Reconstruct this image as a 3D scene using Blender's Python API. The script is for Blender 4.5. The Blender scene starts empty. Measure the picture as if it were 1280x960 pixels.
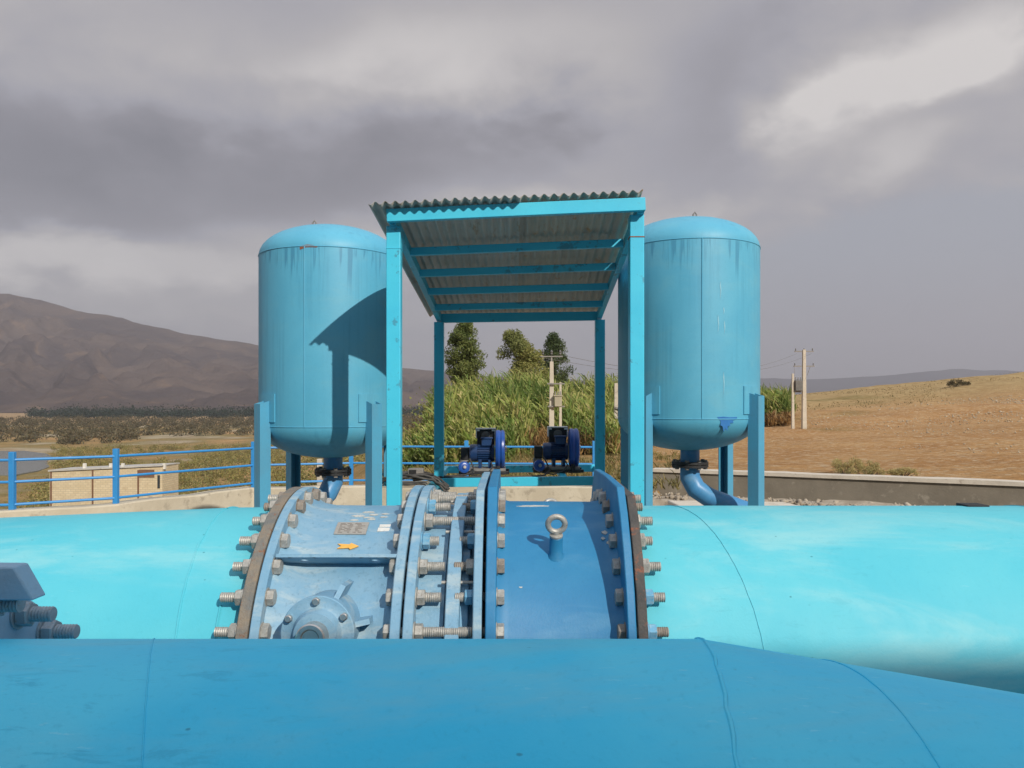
import bpy, bmesh, math, random
import numpy as np
from mathutils import Vector, Matrix, noise as mnoise
random.seed(7); rng = np.random.default_rng(11)
sc = bpy.context.scene
COL = sc.collection
R = math.radians
F, CX, HY = 985.0, 640.0, 505.0          # focal length in photo pixels, centre column, horizon row

# ------------------------------------------------------------------ camera
cam_d = bpy.data.cameras.new("camera")
cam = bpy.data.objects.new("camera", cam_d); COL.objects.link(cam)
cam.location = (0, 0, 0); cam.rotation_euler = (R(90), 0, 0)
cam_d.sensor_width = 36.0; cam_d.lens = 36.0*F/1280.0
cam_d.shift_y = (HY-480.0)/1280.0
cam_d.clip_start = 0.05; cam_d.clip_end = 30000
sc.camera = cam
# ------------------------------------------------------------------ sun and exposure
SUN_DIR = Vector((0.433, -0.725, 0.534)).normalized()     # towards the sun
sun_d = bpy.data.lights.new("sun", 'SUN'); sun_d.energy = 3.85; sun_d.angle = R(0.53); sun_d.color = (1.0, 0.93, 0.82)
sun = bpy.data.objects.new("sun", sun_d); COL.objects.link(sun)
sun.rotation_euler = SUN_DIR.to_track_quat('Z', 'Y').to_euler()
sun.location = (8, -12, 9)
sc.view_settings.view_transform = 'Standard'; sc.view_settings.look = 'None'
sc.view_settings.gamma = 1.0; sc.view_settings.exposure = 0.0; sc.view_settings.use_curve_mapping = False
sc.cycles.max_bounces = 6; sc.cycles.diffuse_bounces = 3; sc.cycles.glossy_bounces = 3
sc.cycles.transparent_max_bounces = 6; sc.cycles.volume_bounces = 0

# ------------------------------------------------------------------ node helpers
class NT:
    def __init__(s, tree): s.t = tree; s.n = tree.nodes; s.l = tree.links
    def add(s, typ, **kw):
        n = s.n.new(typ)
        for k, v in kw.items():
            if k.startswith('i_'): 
                key = k[2:]
                n.inputs[int(key) if key.isdigit() else key.replace('_', ' ')].default_value = v
            else: setattr(n, k, v)
        return n
    def set(s, sock, v):
        if isinstance(v, bpy.types.NodeSocket): s.l.new(v, sock)
        else:
            try: sock.default_value = v
            except Exception: sock.default_value = (*v, 1.0) if len(v) == 3 else v
    def m(s, op, a, b=None, c=None, clamp=False):
        n = s.n.new('ShaderNodeMath'); n.operation = op; n.use_clamp = clamp
        s.set(n.inputs[0], a)
        if b is not None: s.set(n.inputs[1], b)
        if c is not None: s.set(n.inputs[2], c)
        return n.outputs[0]
    def mix(s, f, a, b, blend='MIX'):
        n = s.n.new('ShaderNodeMix'); n.data_type = 'RGBA'; n.blend_type = blend; n.clamp_factor = True
        s.set(n.inputs[0], f); s.set(n.inputs[6], a if not isinstance(a, tuple) else (*a[:3], 1.0)); s.set(n.inputs[7], b if not isinstance(b, tuple) else (*b[:3], 1.0))
        return n.outputs[2]
    def noise(s, vec, scale, detail=4.0, rough=0.55, dist=0.0):
        n = s.n.new('ShaderNodeTexNoise'); s.set(n.inputs['Vector'], vec)
        n.inputs['Scale'].default_value = scale; n.inputs['Detail'].default_value = detail
        n.inputs['Roughness'].default_value = rough; n.inputs['Distortion'].default_value = dist
        return n.outputs['Fac']
    def ss(s, v, lo, hi):
        n = s.n.new('ShaderNodeMapRange'); n.interpolation_type = 'SMOOTHSTEP'
        s.set(n.inputs[0], v); s.set(n.inputs[1], lo); s.set(n.inputs[2], hi); n.inputs[3].default_value = 0; n.inputs[4].default_value = 1
        return n.outputs[0]
    def scale(s, vec, sc3):
        n = s.n.new('ShaderNodeVectorMath'); n.operation = 'MULTIPLY'; s.set(n.inputs[0], vec); n.inputs[1].default_value = sc3
        return n.outputs[0]

# ------------------------------------------------------------------ world: sky texture seen through broken cloud
world = bpy.data.worlds.new("World"); sc.world = world; world.use_nodes = True
w = NT(world.node_tree); w.n.clear()
out = w.add('ShaderNodeOutputWorld')
sky = w.add('ShaderNodeTexSky', sky_type='NISHITA', sun_disc=False)
sky.sun_elevation = math.asin(SUN_DIR.z); sky.sun_rotation = math.atan2(SUN_DIR.x, SUN_DIR.y)
sky.air_density = 1.0; sky.dust_density = 2.0
bg_sky = w.add('ShaderNodeBackground'); bg_sky.inputs[1].default_value = 0.08
w.l.new(sky.outputs[0], bg_sky.inputs[0])
tc = w.add('ShaderNodeTexCoord'); sep = w.add('ShaderNodeSeparateXYZ'); w.l.new(tc.outputs['Generated'], sep.inputs[0])
dx_, dy_, dz_ = sep.outputs
az0 = w.m('ARCTAN2', dx_, dy_); el0 = w.m('ARCSINE', dz_)
elc = w.m('MAXIMUM', el0, -0.05)
# cloud deck coordinates: a flat layer overhead, compressed towards the horizon
den = w.m('ADD', w.m('MAXIMUM', dz_, 0.0), 0.38)
comb = w.add('ShaderNodeCombineXYZ'); w.l.new(w.m('DIVIDE', dx_, den), comb.inputs[0]); w.l.new(w.m('DIVIDE', dy_, den), comb.inputs[1])
comb.inputs[2].default_value = 3.7
n1 = w.noise(comb.outputs[0], 2.2, 8.0, 0.50, 0.2)
n2 = w.noise(comb.outputs[0], 6.5, 7.0, 0.56, 0.2)
n3 = w.noise(comb.outputs[0], 0.9, 3.0, 0.5, 0.0)
az = w.m('ADD', az0, w.m('ADD', w.m('MULTIPLY', w.m('SUBTRACT', n1, 0.5), 0.40), w.m('MULTIPLY', w.m('SUBTRACT', n2, 0.5), 0.17)))
el = w.m('ADD', el0, w.m('ADD', w.m('MULTIPLY', w.m('SUBTRACT', n2, 0.5), 0.10), w.m('MULTIPLY', w.m('SUBTRACT', n3, 0.5), 0.16)))
def blob(px, py, rx, ry, tilt=0.0, soft=0.15):
    a = math.atan2(px-CX, F); e = math.atan2(HY-py, math.hypot(F, px-CX)); rx /= F; ry /= F
    ca, sa = math.cos(tilt), math.sin(tilt)
    da = w.m('SUBTRACT', az, a); de = w.m('SUBTRACT', el, e)
    p = w.m('DIVIDE', w.m('ADD', w.m('MULTIPLY', da, ca), w.m('MULTIPLY', de, sa)), rx)
    q = w.m('DIVIDE', w.m('ADD', w.m('MULTIPLY', da, -sa), w.m('MULTIPLY', de, ca)), ry)
    d = w.m('SQRT', w.m('ADD', w.m('MULTIPLY', p, p), w.m('MULTIPLY', q, q)))
    return w.ss(d, 1.0, soft)
b = 0.60
def acc(b, v, k): return w.m('ADD', b, w.m('MULTIPLY', v, k))
b = acc(b, w.m('SUBTRACT', n1, 0.5), 0.30)
b = acc(b, w.m('SUBTRACT', n2, 0.5), 0.30)
for px, py, rx, ry, t, k in [
    (190, 210, 430, 120, 0.03, -0.38), (560, 175, 280, 85, 0.10, -0.30), (80, 130, 300, 90, 0.0, -0.12), (60, 240, 260, 60, 0, -0.10),
    (180, 335, 420, 48, 0.05, 0.33), (470, 285, 240, 40, 0.06, 0.20), (330, 345, 260, 26, 0.0, -0.06), (60, 300, 160, 26, 0.1, 0.10),
    (700, 245, 130, 30, 0.0, 0.22), (835, 262, 90, 24, 0.0, 0.20), (250, 400, 420, 40, 0.0, 0.10),
    (1085, 85, 210, 85, 0.35, 0.26), (1090, 80, 120, 60, 0.4, 0.24), (1165, 85, 70, 22, 0.5, 0.12), (1200, 60, 160, 40, 0.2, 0.16), (1110, 190, 130, 34, 0.3, 0.18), (1010, 130, 120, 46, 0.3, 0.10),
    (960, 60, 170, 80, 0.2, -0.16), (870, 170, 130, 90, 0.2, -0.12), (1100, 320, 360, 110, 0.0, 0.0),
    (560, 50, 330, 80, 0.05, 0.24), (740, 110, 140, 80, 0, 0.10), (330, 20, 300, 40, 0.05, 0.08), (1000, 200, 200, 60, 0.2, 0.10)]:
    b = acc(b, blob(px, py, rx, ry, t), k)
ramp = w.add('ShaderNodeValToRGB'); w.l.new(b, ramp.inputs[0])
cr = ramp.color_ramp; cr.interpolation = 'LINEAR'
cr.elements[0].position = 0.10; cr.elements[0].color = (0.215, 0.205, 0.222, 1)
cr.elements[1].position = 1.15 if False else 1.0; cr.elements[1].color = (0.80, 0.755, 0.72, 1)
e = cr.elements.new(0.33); e.color = (0.295, 0.280, 0.302, 1)
e = cr.elements.new(0.52); e.color = (0.405, 0.392, 0.425, 1)
e = cr.elements.new(0.72); e.color = (0.530, 0.500, 0.495, 1)
# clear bluish haze under the cloud edge, low on the right
eline = w.m('ADD', 0.213, w.m('MULTIPLY', w.m('SUBTRACT', az0, 0.258), 0.13))
clear = w.m('MULTIPLY', w.ss(w.m('SUBTRACT', eline, el), -0.012, 0.030), w.ss(az0, 0.10, 0.34))
clr = w.mix(w.ss(el0, 0.02, 0.20), (0.405, 0.375, 0.400), (0.405, 0.425, 0.475))
skycol = w.mix(w.m('MULTIPLY', clear, 0.85), ramp.outputs[0], clr)
# cloud towards the zenith and round the sun is thinner and brighter
up = w.ss(el0, 0.52, 1.1); back = w.m('MULTIPLY', w.ss(dy_, 0.1, -0.6), w.ss(el0, 0.55, 0.95))
boost = w.m('ADD', 1.0, w.m('ADD', w.m('MULTIPLY', up, 1.0), w.m('MULTIPLY', back, 0.6)))
low = w.m('MULTIPLY', w.ss(dy_, 0.0, -0.4), w.ss(el0, 0.75, 0.45)); boost = w.m('MULTIPLY', boost, w.m('SUBTRACT', 1.0, w.m('MULTIPLY', low, 0.55)))
bg_cl = w.add('ShaderNodeBackground'); w.l.new(w.mix(up, skycol, (0.36, 0.41, 0.49)), bg_cl.inputs[0]); w.l.new(boost, bg_cl.inputs[1])
mixs = w.add('ShaderNodeMixShader'); mixs.inputs[0].default_value = 0.88
w.l.new(bg_sky.outputs[0], mixs.inputs[1]); w.l.new(bg_cl.outputs[0], mixs.inputs[2]); w.l.new(mixs.outputs[0], out.inputs[0])

# ------------------------------------------------------------------ mesh helpers
class MB:
    """collects shapes, in world coordinates, for ONE mesh object"""
    def __init__(s): s.v = []; s.f = []
    def addvf(s, vs, fs):
        o = len(s.v); s.v += [tuple(p) for p in vs]; s.f += [tuple(i+o for i in f) for f in fs]; return s
    def box(s, lo, hi, M=None):
        x0, y0, z0 = lo; x1, y1, z1 = hi
        vs = [(x0,y0,z0),(x1,y0,z0),(x1,y1,z0),(x0,y1,z0),(x0,y0,z1),(x1,y0,z1),(x1,y1,z1),(x0,y1,z1)]
        if M is not None: vs = [M @ Vector(p) for p in vs]
        return s.addvf(vs, [(0,3,2,1),(4,5,6,7),(0,1,5,4),(1,2,6,5),(2,3,7,6),(3,0,4,7)])
    def beam(s, p, q, wd, ht, up=(0,0,1)):
        """rectangular bar from p to q, wd across, ht along up"""
        p, q = Vector(p), Vector(q); d = (q-p).normalized(); u = Vector(up); r = d.cross(u).normalized(); u = r.cross(d).normalized()
        vs = []
        for c in (p, q):
            for a, b_ in ((-1,-1),(1,-1),(1,1),(-1,1)): vs.append(c + r*(a*wd/2) + u*(b_*ht/2))
        return s.addvf(vs, [(0,1,2,3),(7,6,5,4),(0,4,5,1),(1,5,6,2),(2,6,7,3),(3,7,4,0)])
    def rev(s, prof, o, axis, n=48, a0=0.0, a1=2*math.pi, ref=None):
        """revolve (t along axis, radius) profile round axis through o"""
        o = Vector(o); ax = Vector(axis).normalized()
        r0 = Vector(ref) if ref else (Vector((0,0,1)) if abs(ax.z) < 0.9 else Vector((1,0,0)))
        r0 = (r0 - ax*r0.dot(ax)).normalized(); r1 = ax.cross(r0)
        full = abs(a1-a0-2*math.pi) < 1e-6; m = n if full else n+1
        vs = []
        for t, r in prof:
            for i in range(m):
                a = a0+(a1-a0)*i/n; vs.append(o + ax*t + (r0*math.cos(a)+r1*math.sin(a))*r)
        fs = []
        for j in range(len(prof)-1):
            for i in range(n):
                i2 = (i+1) % m
                fs.append((j*m+i, j*m+i2, (j+1)*m+i2, (j+1)*m+i))
        return s.addvf(vs, fs)
    def cyl(s, p, q, r0, r1=None, n=20):
        p, q = Vector(p), Vector(q); r1 = r0 if r1 is None else r1; L = (q-p).length
        return s.rev([(0, 1e-5), (0, r0), (L, r1), (L, 1e-5)], p, q-p, n)
    def tube(s, pts, rad, n=10, cap=True):
        pts = [Vector(p) for p in pts]; k = len(pts)
        rads = rad if isinstance(rad, (list, tuple)) else [rad]*k
        t = [(pts[min(i+1,k-1)]-pts[max(i-1,0)]).normalized() for i in range(k)]
        r = t[0].cross(Vector((0,0,1)));  r = r if r.length > 1e-3 else t[0].cross(Vector((1,0,0))); r.normalize()
        vs = []
        for i in range(k):
            r = (r - t[i]*r.dot(t[i])).normalized(); b_ = t[i].cross(r)
            for j in range(n):
                a = 2*math.pi*j/n; vs.append(pts[i] + (r*math.cos(a)+b_*math.sin(a))*rads[i])
        fs = [(i*n+j, i*n+(j+1)%n, (i+1)*n+(j+1)%n, (i+1)*n+j) for i in range(k-1) for j in range(n)]
        if cap: fs += [tuple(range(n))[::-1], tuple((k-1)*n+j for j in range(n))]
        return s.addvf(vs, fs)
    def prism(s, poly, d):
        """extrude polygon (list of 3-D points) by vector d"""
        n = len(poly); d = Vector(d); vs = [Vector(p) for p in poly] + [Vector(p)+d for p in poly]
        return s.addvf(vs, [tuple(range(n))[::-1], tuple(range(n, 2*n))] + [(i, (i+1)%n, n+(i+1)%n, n+i) for i in range(n)])
    def mesh(s, name, mat, origin=(0,0,0), smooth=35, fix=True):
        me = bpy.data.meshes.new(name); o = Vector(origin)
        me.from_pydata([Vector(p)-o for p in s.v], [], s.f)
        if fix:
            bm = bmesh.new(); bm.from_mesh(me); bmesh.ops.remove_doubles(bm, verts=bm.verts, dist=2e-5)
            bmesh.ops.recalc_face_normals(bm, faces=bm.faces); bm.to_mesh(me); bm.free()
        me.polygons.foreach_set('use_smooth', [True]*len(me.polygons))
        if smooth < 180: me.set_sharp_from_angle(angle=R(smooth))
        for m_ in (mat if isinstance(mat, (list, tuple)) else [mat]): me.materials.append(m_)
        return me
WLOC = {}
def tag(o, label=None, cat=None, group=None, kind=None):
    if label: o['label'] = label
    if cat: o['category'] = cat
    if group: o['group'] = group
    if kind: o['kind'] = kind
    return o
def thing(name, loc, label, cat, group=None):
    o = bpy.data.objects.new(name, None); COL.objects.link(o); o.location = loc; o.empty_display_size = 0.2
    WLOC[o.name] = Vector(loc); return tag(o, label, cat, group)
def part(name, mb, mat, parent=None, bevel=0.0, label=None, smooth=35, fix=True):
    """one mesh object; under a thing its vertices are kept relative to the thing's base"""
    org = WLOC[parent.name] if parent else Vector((0,0,0))
    o = bpy.data.objects.new(name, mb.mesh(name, mat, org, smooth, fix)); COL.objects.link(o)
    if parent: o.parent = parent
    WLOC[o.name] = org
    if bevel:
        bv = o.modifiers.new('bevel', 'BEVEL'); bv.width = bevel; bv.segments = 2; bv.limit_method = 'ANGLE'; bv.angle_limit = R(40)
    if label: o['label'] = label
    return o
def solo(name, mb, mat, loc, label, cat, group=None, bevel=0.0, smooth=35, fix=True):
    o = bpy.data.objects.new(name, mb.mesh(name, mat, loc, smooth, fix)); COL.objects.link(o); o.location = loc
    WLOC[o.name] = Vector(loc)
    if bevel:
        bv = o.modifiers.new('bevel', 'BEVEL'); bv.width = bevel; bv.segments = 2; bv.limit_method = 'ANGLE'; bv.angle_limit = R(40)
    return tag(o, label, cat, group)
def inst(name, mesh, parent, loc, rot=(0,0,0), scale=None):
    o = bpy.data.objects.new(name, mesh); COL.objects.link(o); o.parent = parent
    o.location = Vector(loc) - WLOC[parent.name]; o.rotation_euler = rot
    if scale: o.scale = scale
    return o
def P(px, py, d): return Vector(((px-CX)/F*d, d, (HY-py)/F*d))

# ------------------------------------------------------------------ materials
def base_mat(name):
    m = bpy.data.materials.new(name); m.use_nodes = True; n = NT(m.node_tree)
    bsdf = m.node_tree.nodes['Principled BSDF']; return m, n, bsdf
def paint(name, c1, c2, rough=0.42, scale=2.0, speck=0.25, streak=0.0, streak_col=None, chips=0.0, chip_col=(0.5,0.5,0.48), bump=0.15, spec=0.5, fade=0.0, fade_col=(0.5,0.6,0.62), drip_z=None, specks=0.0, scuff=0.0):
    m, n, b_ = base_mat(name)
    tc = n.add('ShaderNodeTexCoord').outputs['Object']
    big = n.noise(tc, scale, 5, 0.6, 0.4); col = n.mix(n.ss(big, 0.32, 0.70), c1, c2)
    if fade:
        fz = n.noise(n.scale(tc, (0.45, 1.3, 1.3)), scale*2.2, 6, 0.62, 0.5)
        col = n.mix(n.m('MULTIPLY', n.ss(fz, 0.48, 0.70), fade), col, fade_col)
    fine = n.noise(tc, 55, 4, 0.65); dark = tuple(v*0.62 for v in c1)
    col = n.mix(n.m('MULTIPLY', n.ss(fine, 0.52, 0.80), speck), col, dark)
    if streak:
        st = n.noise(n.scale(tc, (26, 26, 0.6)), 1.0, 5, 0.6); st2 = n.noise(n.scale(tc, (3, 3, 1.1)), 1.0, 4, 0.6)
        f = n.m('MULTIPLY', n.m('MULTIPLY', n.ss(st, 0.46, 0.66), n.ss(st2, 0.38, 0.60)), streak)
        col = n.mix(f, col, streak_col)
    if drip_z:
        spz = n.add('ShaderNodeSeparateXYZ'); n.l.new(tc, spz.inputs[0]); dr = n.noise(n.scale(tc, (30, 30, 0.9)), 1.0, 4, 0.6); ln = n.noise(n.scale(tc, (11, 11, 0.2)), 1.0, 3, 0.6)
        dep = n.m('SUBTRACT', drip_z, spz.outputs[2]); lim = n.m('ADD', 0.05, n.m('MULTIPLY', n.ss(ln, 0.40, 0.72), 0.42))
        f = n.m('MULTIPLY', n.m('MULTIPLY', n.ss(dr, 0.48, 0.60), n.ss(dep, lim, n.m('MULTIPLY', lim, 0.5))), n.ss(dep, -0.005, 0.02)); col = n.mix(n.m('MULTIPLY', f, 0.75), col, streak_col)
    if scuff:
        sc1 = n.noise(n.scale(tc, (2.2, 9, 9)), 3.0, 8, 0.72, 0.6); col = n.mix(n.m('MULTIPLY', n.m('MULTIPLY', n.ss(sc1, 0.55, 0.66), n.ss(n.noise(tc, 1.3, 3, 0.5), 0.46, 0.60)), scuff), col, tuple(v*0.70 for v in c1))
        sc2 = n.noise(n.scale(tc, (1, 5, 5)), 24.0, 4, 0.6); col = n.mix(n.m('MULTIPLY', n.m('MULTIPLY', n.ss(sc2, 0.62, 0.70), n.ss(n.noise(tc, 2.1, 3, 0.5), 0.50, 0.62)), scuff), col, tuple(min(1, v*0.8+0.16) for v in c2))
    if specks:
        vo = n.add('ShaderNodeTexVoronoi'); n.l.new(n.scale(tc, (1, 1.4, 1.4)), vo.inputs['Vector']); vo.inputs['Scale'].default_value = 15
        f = n.m('MULTIPLY', n.ss(n.m('ADD', vo.outputs['Distance'], n.m('MULTIPLY', n.noise(tc, 60, 3, 0.6), 0.12)), 0.15, 0.09), n.m('MULTIPLY', n.ss(n.noise(tc, 3, 3, 0.6), 0.50, 0.60), specks)); col = n.mix(f, col, tuple(v*0.45 for v in c1))
    if chips:
        ch = n.noise(tc, 9, 8, 0.72, 0.2); ch2 = n.noise(tc, 1.7, 3, 0.5)
        f = n.m('MULTIPLY', n.ss(n.m('ADD', ch, n.m('MULTIPLY', ch2, 0.35)), 0.80-0.12*chips, 0.84-0.10*chips), 0.85)
        col = n.mix(f, col, chip_col)
    n.l.new(col, b_.inputs['Base Color'])
    rg = n.m('ADD', rough-0.08, n.m('MULTIPLY', n.noise(tc, 7, 4, 0.6), 0.18)); n.l.new(rg, b_.inputs['Roughness'])
    b_.inputs['Specular IOR Level'].default_value = spec
    bp = n.add('ShaderNodeBump'); bp.inputs['Strength'].default_value = bump; bp.inputs['Distance'].default_value = 0.004
    hn = n.m('ADD', n.noise(tc, 130, 3, 0.6), n.m('MULTIPLY', n.noise(tc, 6, 3, 0.5), 1.5)); n.l.new(hn, bp.inputs['Height']); n.l.new(bp.outputs[0], b_.inputs['Normal'])
    return m
def matte(name, c1, c2, scale=6.0, rough=0.85, c3=None, bump=0.3, bscale=40.0, metal=0.0, aniso=(1,1,1), dist=0.01):
    m, n, b_ = base_mat(name)
    tc = n.scale(n.add('ShaderNodeTexCoord').outputs['Object'], aniso)
    col = n.mix(n.ss(n.noise(tc, scale, 6, 0.62, 0.3), 0.30, 0.70), c1, c2)
    if c3: col = n.mix(n.ss(n.noise(tc, scale*2.7, 7, 0.7, 0.2), 0.55, 0.68), col, c3)
    n.l.new(col, b_.inputs['Base Color']); b_.inputs['Roughness'].default_value = rough; b_.inputs['Metallic'].default_value = metal
    bp = n.add('ShaderNodeBump'); bp.inputs['Strength'].default_value = bump; bp.inputs['Distance'].default_value = dist
    n.l.new(n.noise(tc, bscale, 5, 0.65), bp.inputs['Height']); n.l.new(bp.outputs[0], b_.inputs['Normal'])
    return m
def leafmat(name, cols, trans=0.25):
    m, n, b_ = base_mat(name); geo = n.add('ShaderNodeNewGeometry')
    rmp = n.add('ShaderNodeValToRGB'); n.l.new(geo.outputs['Random Per Island'], rmp.inputs[0])
    els = rmp.color_ramp.elements
    for i, c in enumerate(cols):
        p = i/(len(cols)-1)
        if i == 0: e_ = els[0]; e_.position = 0
        elif i == len(cols)-1: e_ = els[-1]; e_.position = 1
        else: e_ = els.new(p)
        e_.color = (*c, 1)
    tc = n.add('ShaderNodeTexCoord').outputs['Object']
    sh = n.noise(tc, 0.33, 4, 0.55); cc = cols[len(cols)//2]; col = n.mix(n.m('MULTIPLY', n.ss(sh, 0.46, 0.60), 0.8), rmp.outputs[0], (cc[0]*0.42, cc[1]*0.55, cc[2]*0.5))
    n.l.new(col, b_.inputs['Base Color']); b_.inputs['Roughness'].default_value = 0.6; b_.inputs['Specular IOR Level'].default_value = 0.25
    tr = n.add('ShaderNodeBsdfTranslucent'); n.l.new(col, tr.inputs[0]); mx = n.add('ShaderNodeMixShader'); mx.inputs[0].default_value = trans
    o_ = m.node_tree.nodes['Material Output']; n.l.new(b_.outputs[0], mx.inputs[1]); n.l.new(tr.outputs[0], mx.inputs[2]); n.l.new(mx.outputs[0], o_.inputs[0])
    return m
M = {}
M['pipe'] = paint('pipe_paint', (0.075,0.460,0.575), (0.115,0.510,0.600), 0.56, 1.1, 0.14, bump=0.12, spec=0.28, fade=0.70, fade_col=(0.28,0.57,0.60), specks=0.8, scuff=0.25)
M['pipe_front'] = paint('front_pipe_paint', (0.014,0.540,0.850), (0.070,0.640,0.880), 0.50, 1.0, 0.25, bump=0.12, fade=0.55, fade_col=(0.17,0.54,0.68), specks=0.8, scuff=0.5)
M['tank'] = paint('tank_paint', (0.082,0.365,0.540), (0.102,0.405,0.575), 0.50, 1.4, 0.20, streak=0.35, streak_col=(0.045,0.22,0.36), bump=0.12, fade=0.35, fade_col=(0.15,0.40,0.50), drip_z=3.27)
M['tank_right'] = paint('right_tank_paint', (0.082,0.365,0.540), (0.107,0.410,0.575), 0.50, 1.7, 0.20, streak=0.35, streak_col=(0.050,0.24,0.38), bump=0.12, fade=0.35, fade_col=(0.16,0.42,0.52), drip_z=3.336)
M['leg'] = paint('leg_paint', (0.085,0.310,0.470), (0.075,0.350,0.540), 0.5, 3, 0.3, streak=0.4, streak_col=(0.12,0.28,0.36))
M['frame'] = paint('frame_paint', (0.050,0.515,0.740), (0.065,0.565,0.770), 0.42, 2.5, 0.14, bump=0.1, chips=0.3, chip_col=(0.06,0.28,0.40))
M['valve'] = paint('valve_paint', (0.155,0.325,0.470), (0.215,0.365,0.480), 0.58, 5.0, 0.75, bump=0.3, fade=0.75, fade_col=(0.37,0.46,0.49))
M['spool'] = paint('spool_paint', (0.012,0.170,0.360), (0.024,0.200,0.385), 0.52, 3.0, 0.25, bump=0.15, fade=0.3, fade_col=(0.12,0.30,0.45))
M['rail'] = paint('rail_paint', (0.030,0.235,0.560), (0.035,0.265,0.600), 0.45, 5, 0.2)
M['elbow'] = paint('elbow_paint', (0.060,0.250,0.520), (0.080,0.290,0.540), 0.40, 5, 0.25, fade=0.4, fade_col=(0.22,0.34,0.45))
M['steel'] = matte('galvanised_steel', (0.34,0.33,0.30), (0.48,0.46,0.42), 60, 0.50, (0.20,0.15,0.105), 0.2, 120, 0.35, dist=0.002)
M['steel_grey'] = matte('dull_blue_grey_steel', (0.26,0.33,0.38), (0.38,0.43,0.46), 50, 0.55, (0.30,0.25,0.20), 0.2, 120, 0.15, dist=0.002)
M['steel_rust'] = matte('weathered_brown_steel', (0.22,0.19,0.16), (0.32,0.28,0.235), 60, 0.6, (0.20,0.10,0.05), 0.2, 120, 0.2, dist=0.002)
M['steel_blue'] = matte('painted_bolt_steel', (0.10,0.33,0.52), (0.22,0.42,0.55), 50, 0.5, (0.40,0.38,0.34), 0.2, 120, 0.1, dist=0.002)
M['shaft'] = matte('bare_shaft_steel', (0.50,0.46,0.42), (0.62,0.58,0.54), 12, 0.30, (0.33,0.27,0.22), 0.1, 90, 0.85, (1,1,1), 0.001)
M['rustring'] = matte('rusty_flange_paint', (0.15,0.155,0.15), (0.25,0.20,0.145), 14, 0.8, (0.22,0.10,0.05), 0.6, 70)
M['rustdark'] = matte('dark_rusty_flange', (0.050,0.050,0.050), (0.10,0.085,0.075), 7, 0.75, (0.26,0.09,0.045), 0.5, 60)
M['gap'] = matte('dark_gasket', (0.02,0.022,0.025), (0.03,0.032,0.035), 20, 0.9)
M['greyflange'] = paint('weathered_grey_paint', (0.32,0.46,0.58), (0.26,0.46,0.62), 0.55, 6, 0.4, bump=0.3, chips=0.3, chip_col=(0.42,0.40,0.36))
M['sheet'] = matte('galvanised_sheet', (0.46,0.44,0.40), (0.56,0.535,0.49), 5, 0.55, (0.38,0.29,0.20), 0.1, 30, 0.1, (1,0.25,1))
M['sheet_rust'] = matte('rusty_galvanised_sheet', (0.47,0.44,0.39), (0.56,0.49,0.40), 5, 0.6, (0.48,0.29,0.16), 0.1, 30, 0.1, (1,0.35,1))
M['concrete'] = matte('pale_concrete', (0.46,0.40,0.30), (0.56,0.50,0.39), 2.2, 0.9, (0.36,0.31,0.235), 0.5, 30)
M['concrete_dark'] = matte('dark_weathered_concrete', (0.175,0.152,0.118), (0.235,0.205,0.160), 1.6, 0.92, (0.31,0.275,0.22), 0.4, 25)
M['coping'] = matte('pale_coping_mortar', (0.52,0.46,0.38), (0.62,0.56,0.47), 3, 0.9, (0.42,0.36,0.29), 0.4, 30)
M['floor'] = matte('floor_concrete', (0.20,0.175,0.14), (0.26,0.23,0.185), 0.8, 0.9, (0.16,0.14,0.11), 0.3, 25)
M['motor'] = paint('motor_blue_paint', (0.012,0.040,0.125), (0.016,0.052,0.150), 0.36, 9, 0.2)
M['wheel'] = paint('pulley_blue_paint', (0.014,0.075,0.340), (0.018,0.088,0.370), 0.33, 9, 0.1)
M['black'] = matte('black_plastic', (0.018,0.018,0.02), (0.030,0.030,0.032), 12, 0.5, None, 0.1, 60)
M['white'] = matte('white_painted_metal', (0.62,0.62,0.60), (0.72,0.72,0.70), 12, 0.5, None, 0.1, 60)
M['cable'] = matte('black_rubber_cable', (0.035,0.033,0.032), (0.07,0.065,0.06), 15, 0.6, None, 0.1, 60)
M['sticker'] = matte('white_label_paper', (0.62,0.62,0.58), (0.70,0.69,0.66), 40, 0.6, (0.42,0.42,0.42), 0.05, 60)
M['orange'] = matte('orange_sticker', (0.72,0.36,0.06), (0.78,0.45,0.10), 30, 0.5, None, 0.05, 60)
M['plate'] = matte('scratched_nameplate', (0.34,0.33,0.30), (0.42,0.40,0.36), 50, 0.55, (0.36,0.22,0.14), 0.1, 90, 0.3, (1,3,3))
M['ink'] = matte('nameplate_ink', (0.14,0.12,0.11), (0.18,0.16,0.14), 50, 0.7)
M['rust'] = matte('rust', (0.20,0.065,0.03), (0.30,0.11,0.05), 40, 0.85)
M['bare'] = matte('flaked_primer', (0.44,0.46,0.44), (0.54,0.53,0.48), 35, 0.8, (0.30,0.42,0.50), 0.3, 90)
M['newblue'] = paint('touch_up_blue', (0.025,0.155,0.430), (0.03,0.175,0.46), 0.4, 8, 0.1)
M['scrape'] = matte('pale_paint_scrape', (0.22,0.50,0.62), (0.30,0.56,0.65), 30, 0.6)
M['pole'] = matte('pole_concrete', (0.48,0.43,0.35), (0.58,0.52,0.43), 2, 0.9, (0.38,0.33,0.26), 0.2, 20)
M['polesteel'] = matte('grey_crossarm_steel', (0.20,0.19,0.18), (0.28,0.26,0.24), 10, 0.6)
M['trafo'] = matte('grey_transformer_paint', (0.10,0.10,0.095), (0.16,0.15,0.14), 4, 0.6)
M['trafo_pale'] = matte('beige_transformer_paint', (0.36,0.32,0.23), (0.42,0.38,0.28), 4, 0.6)
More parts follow.
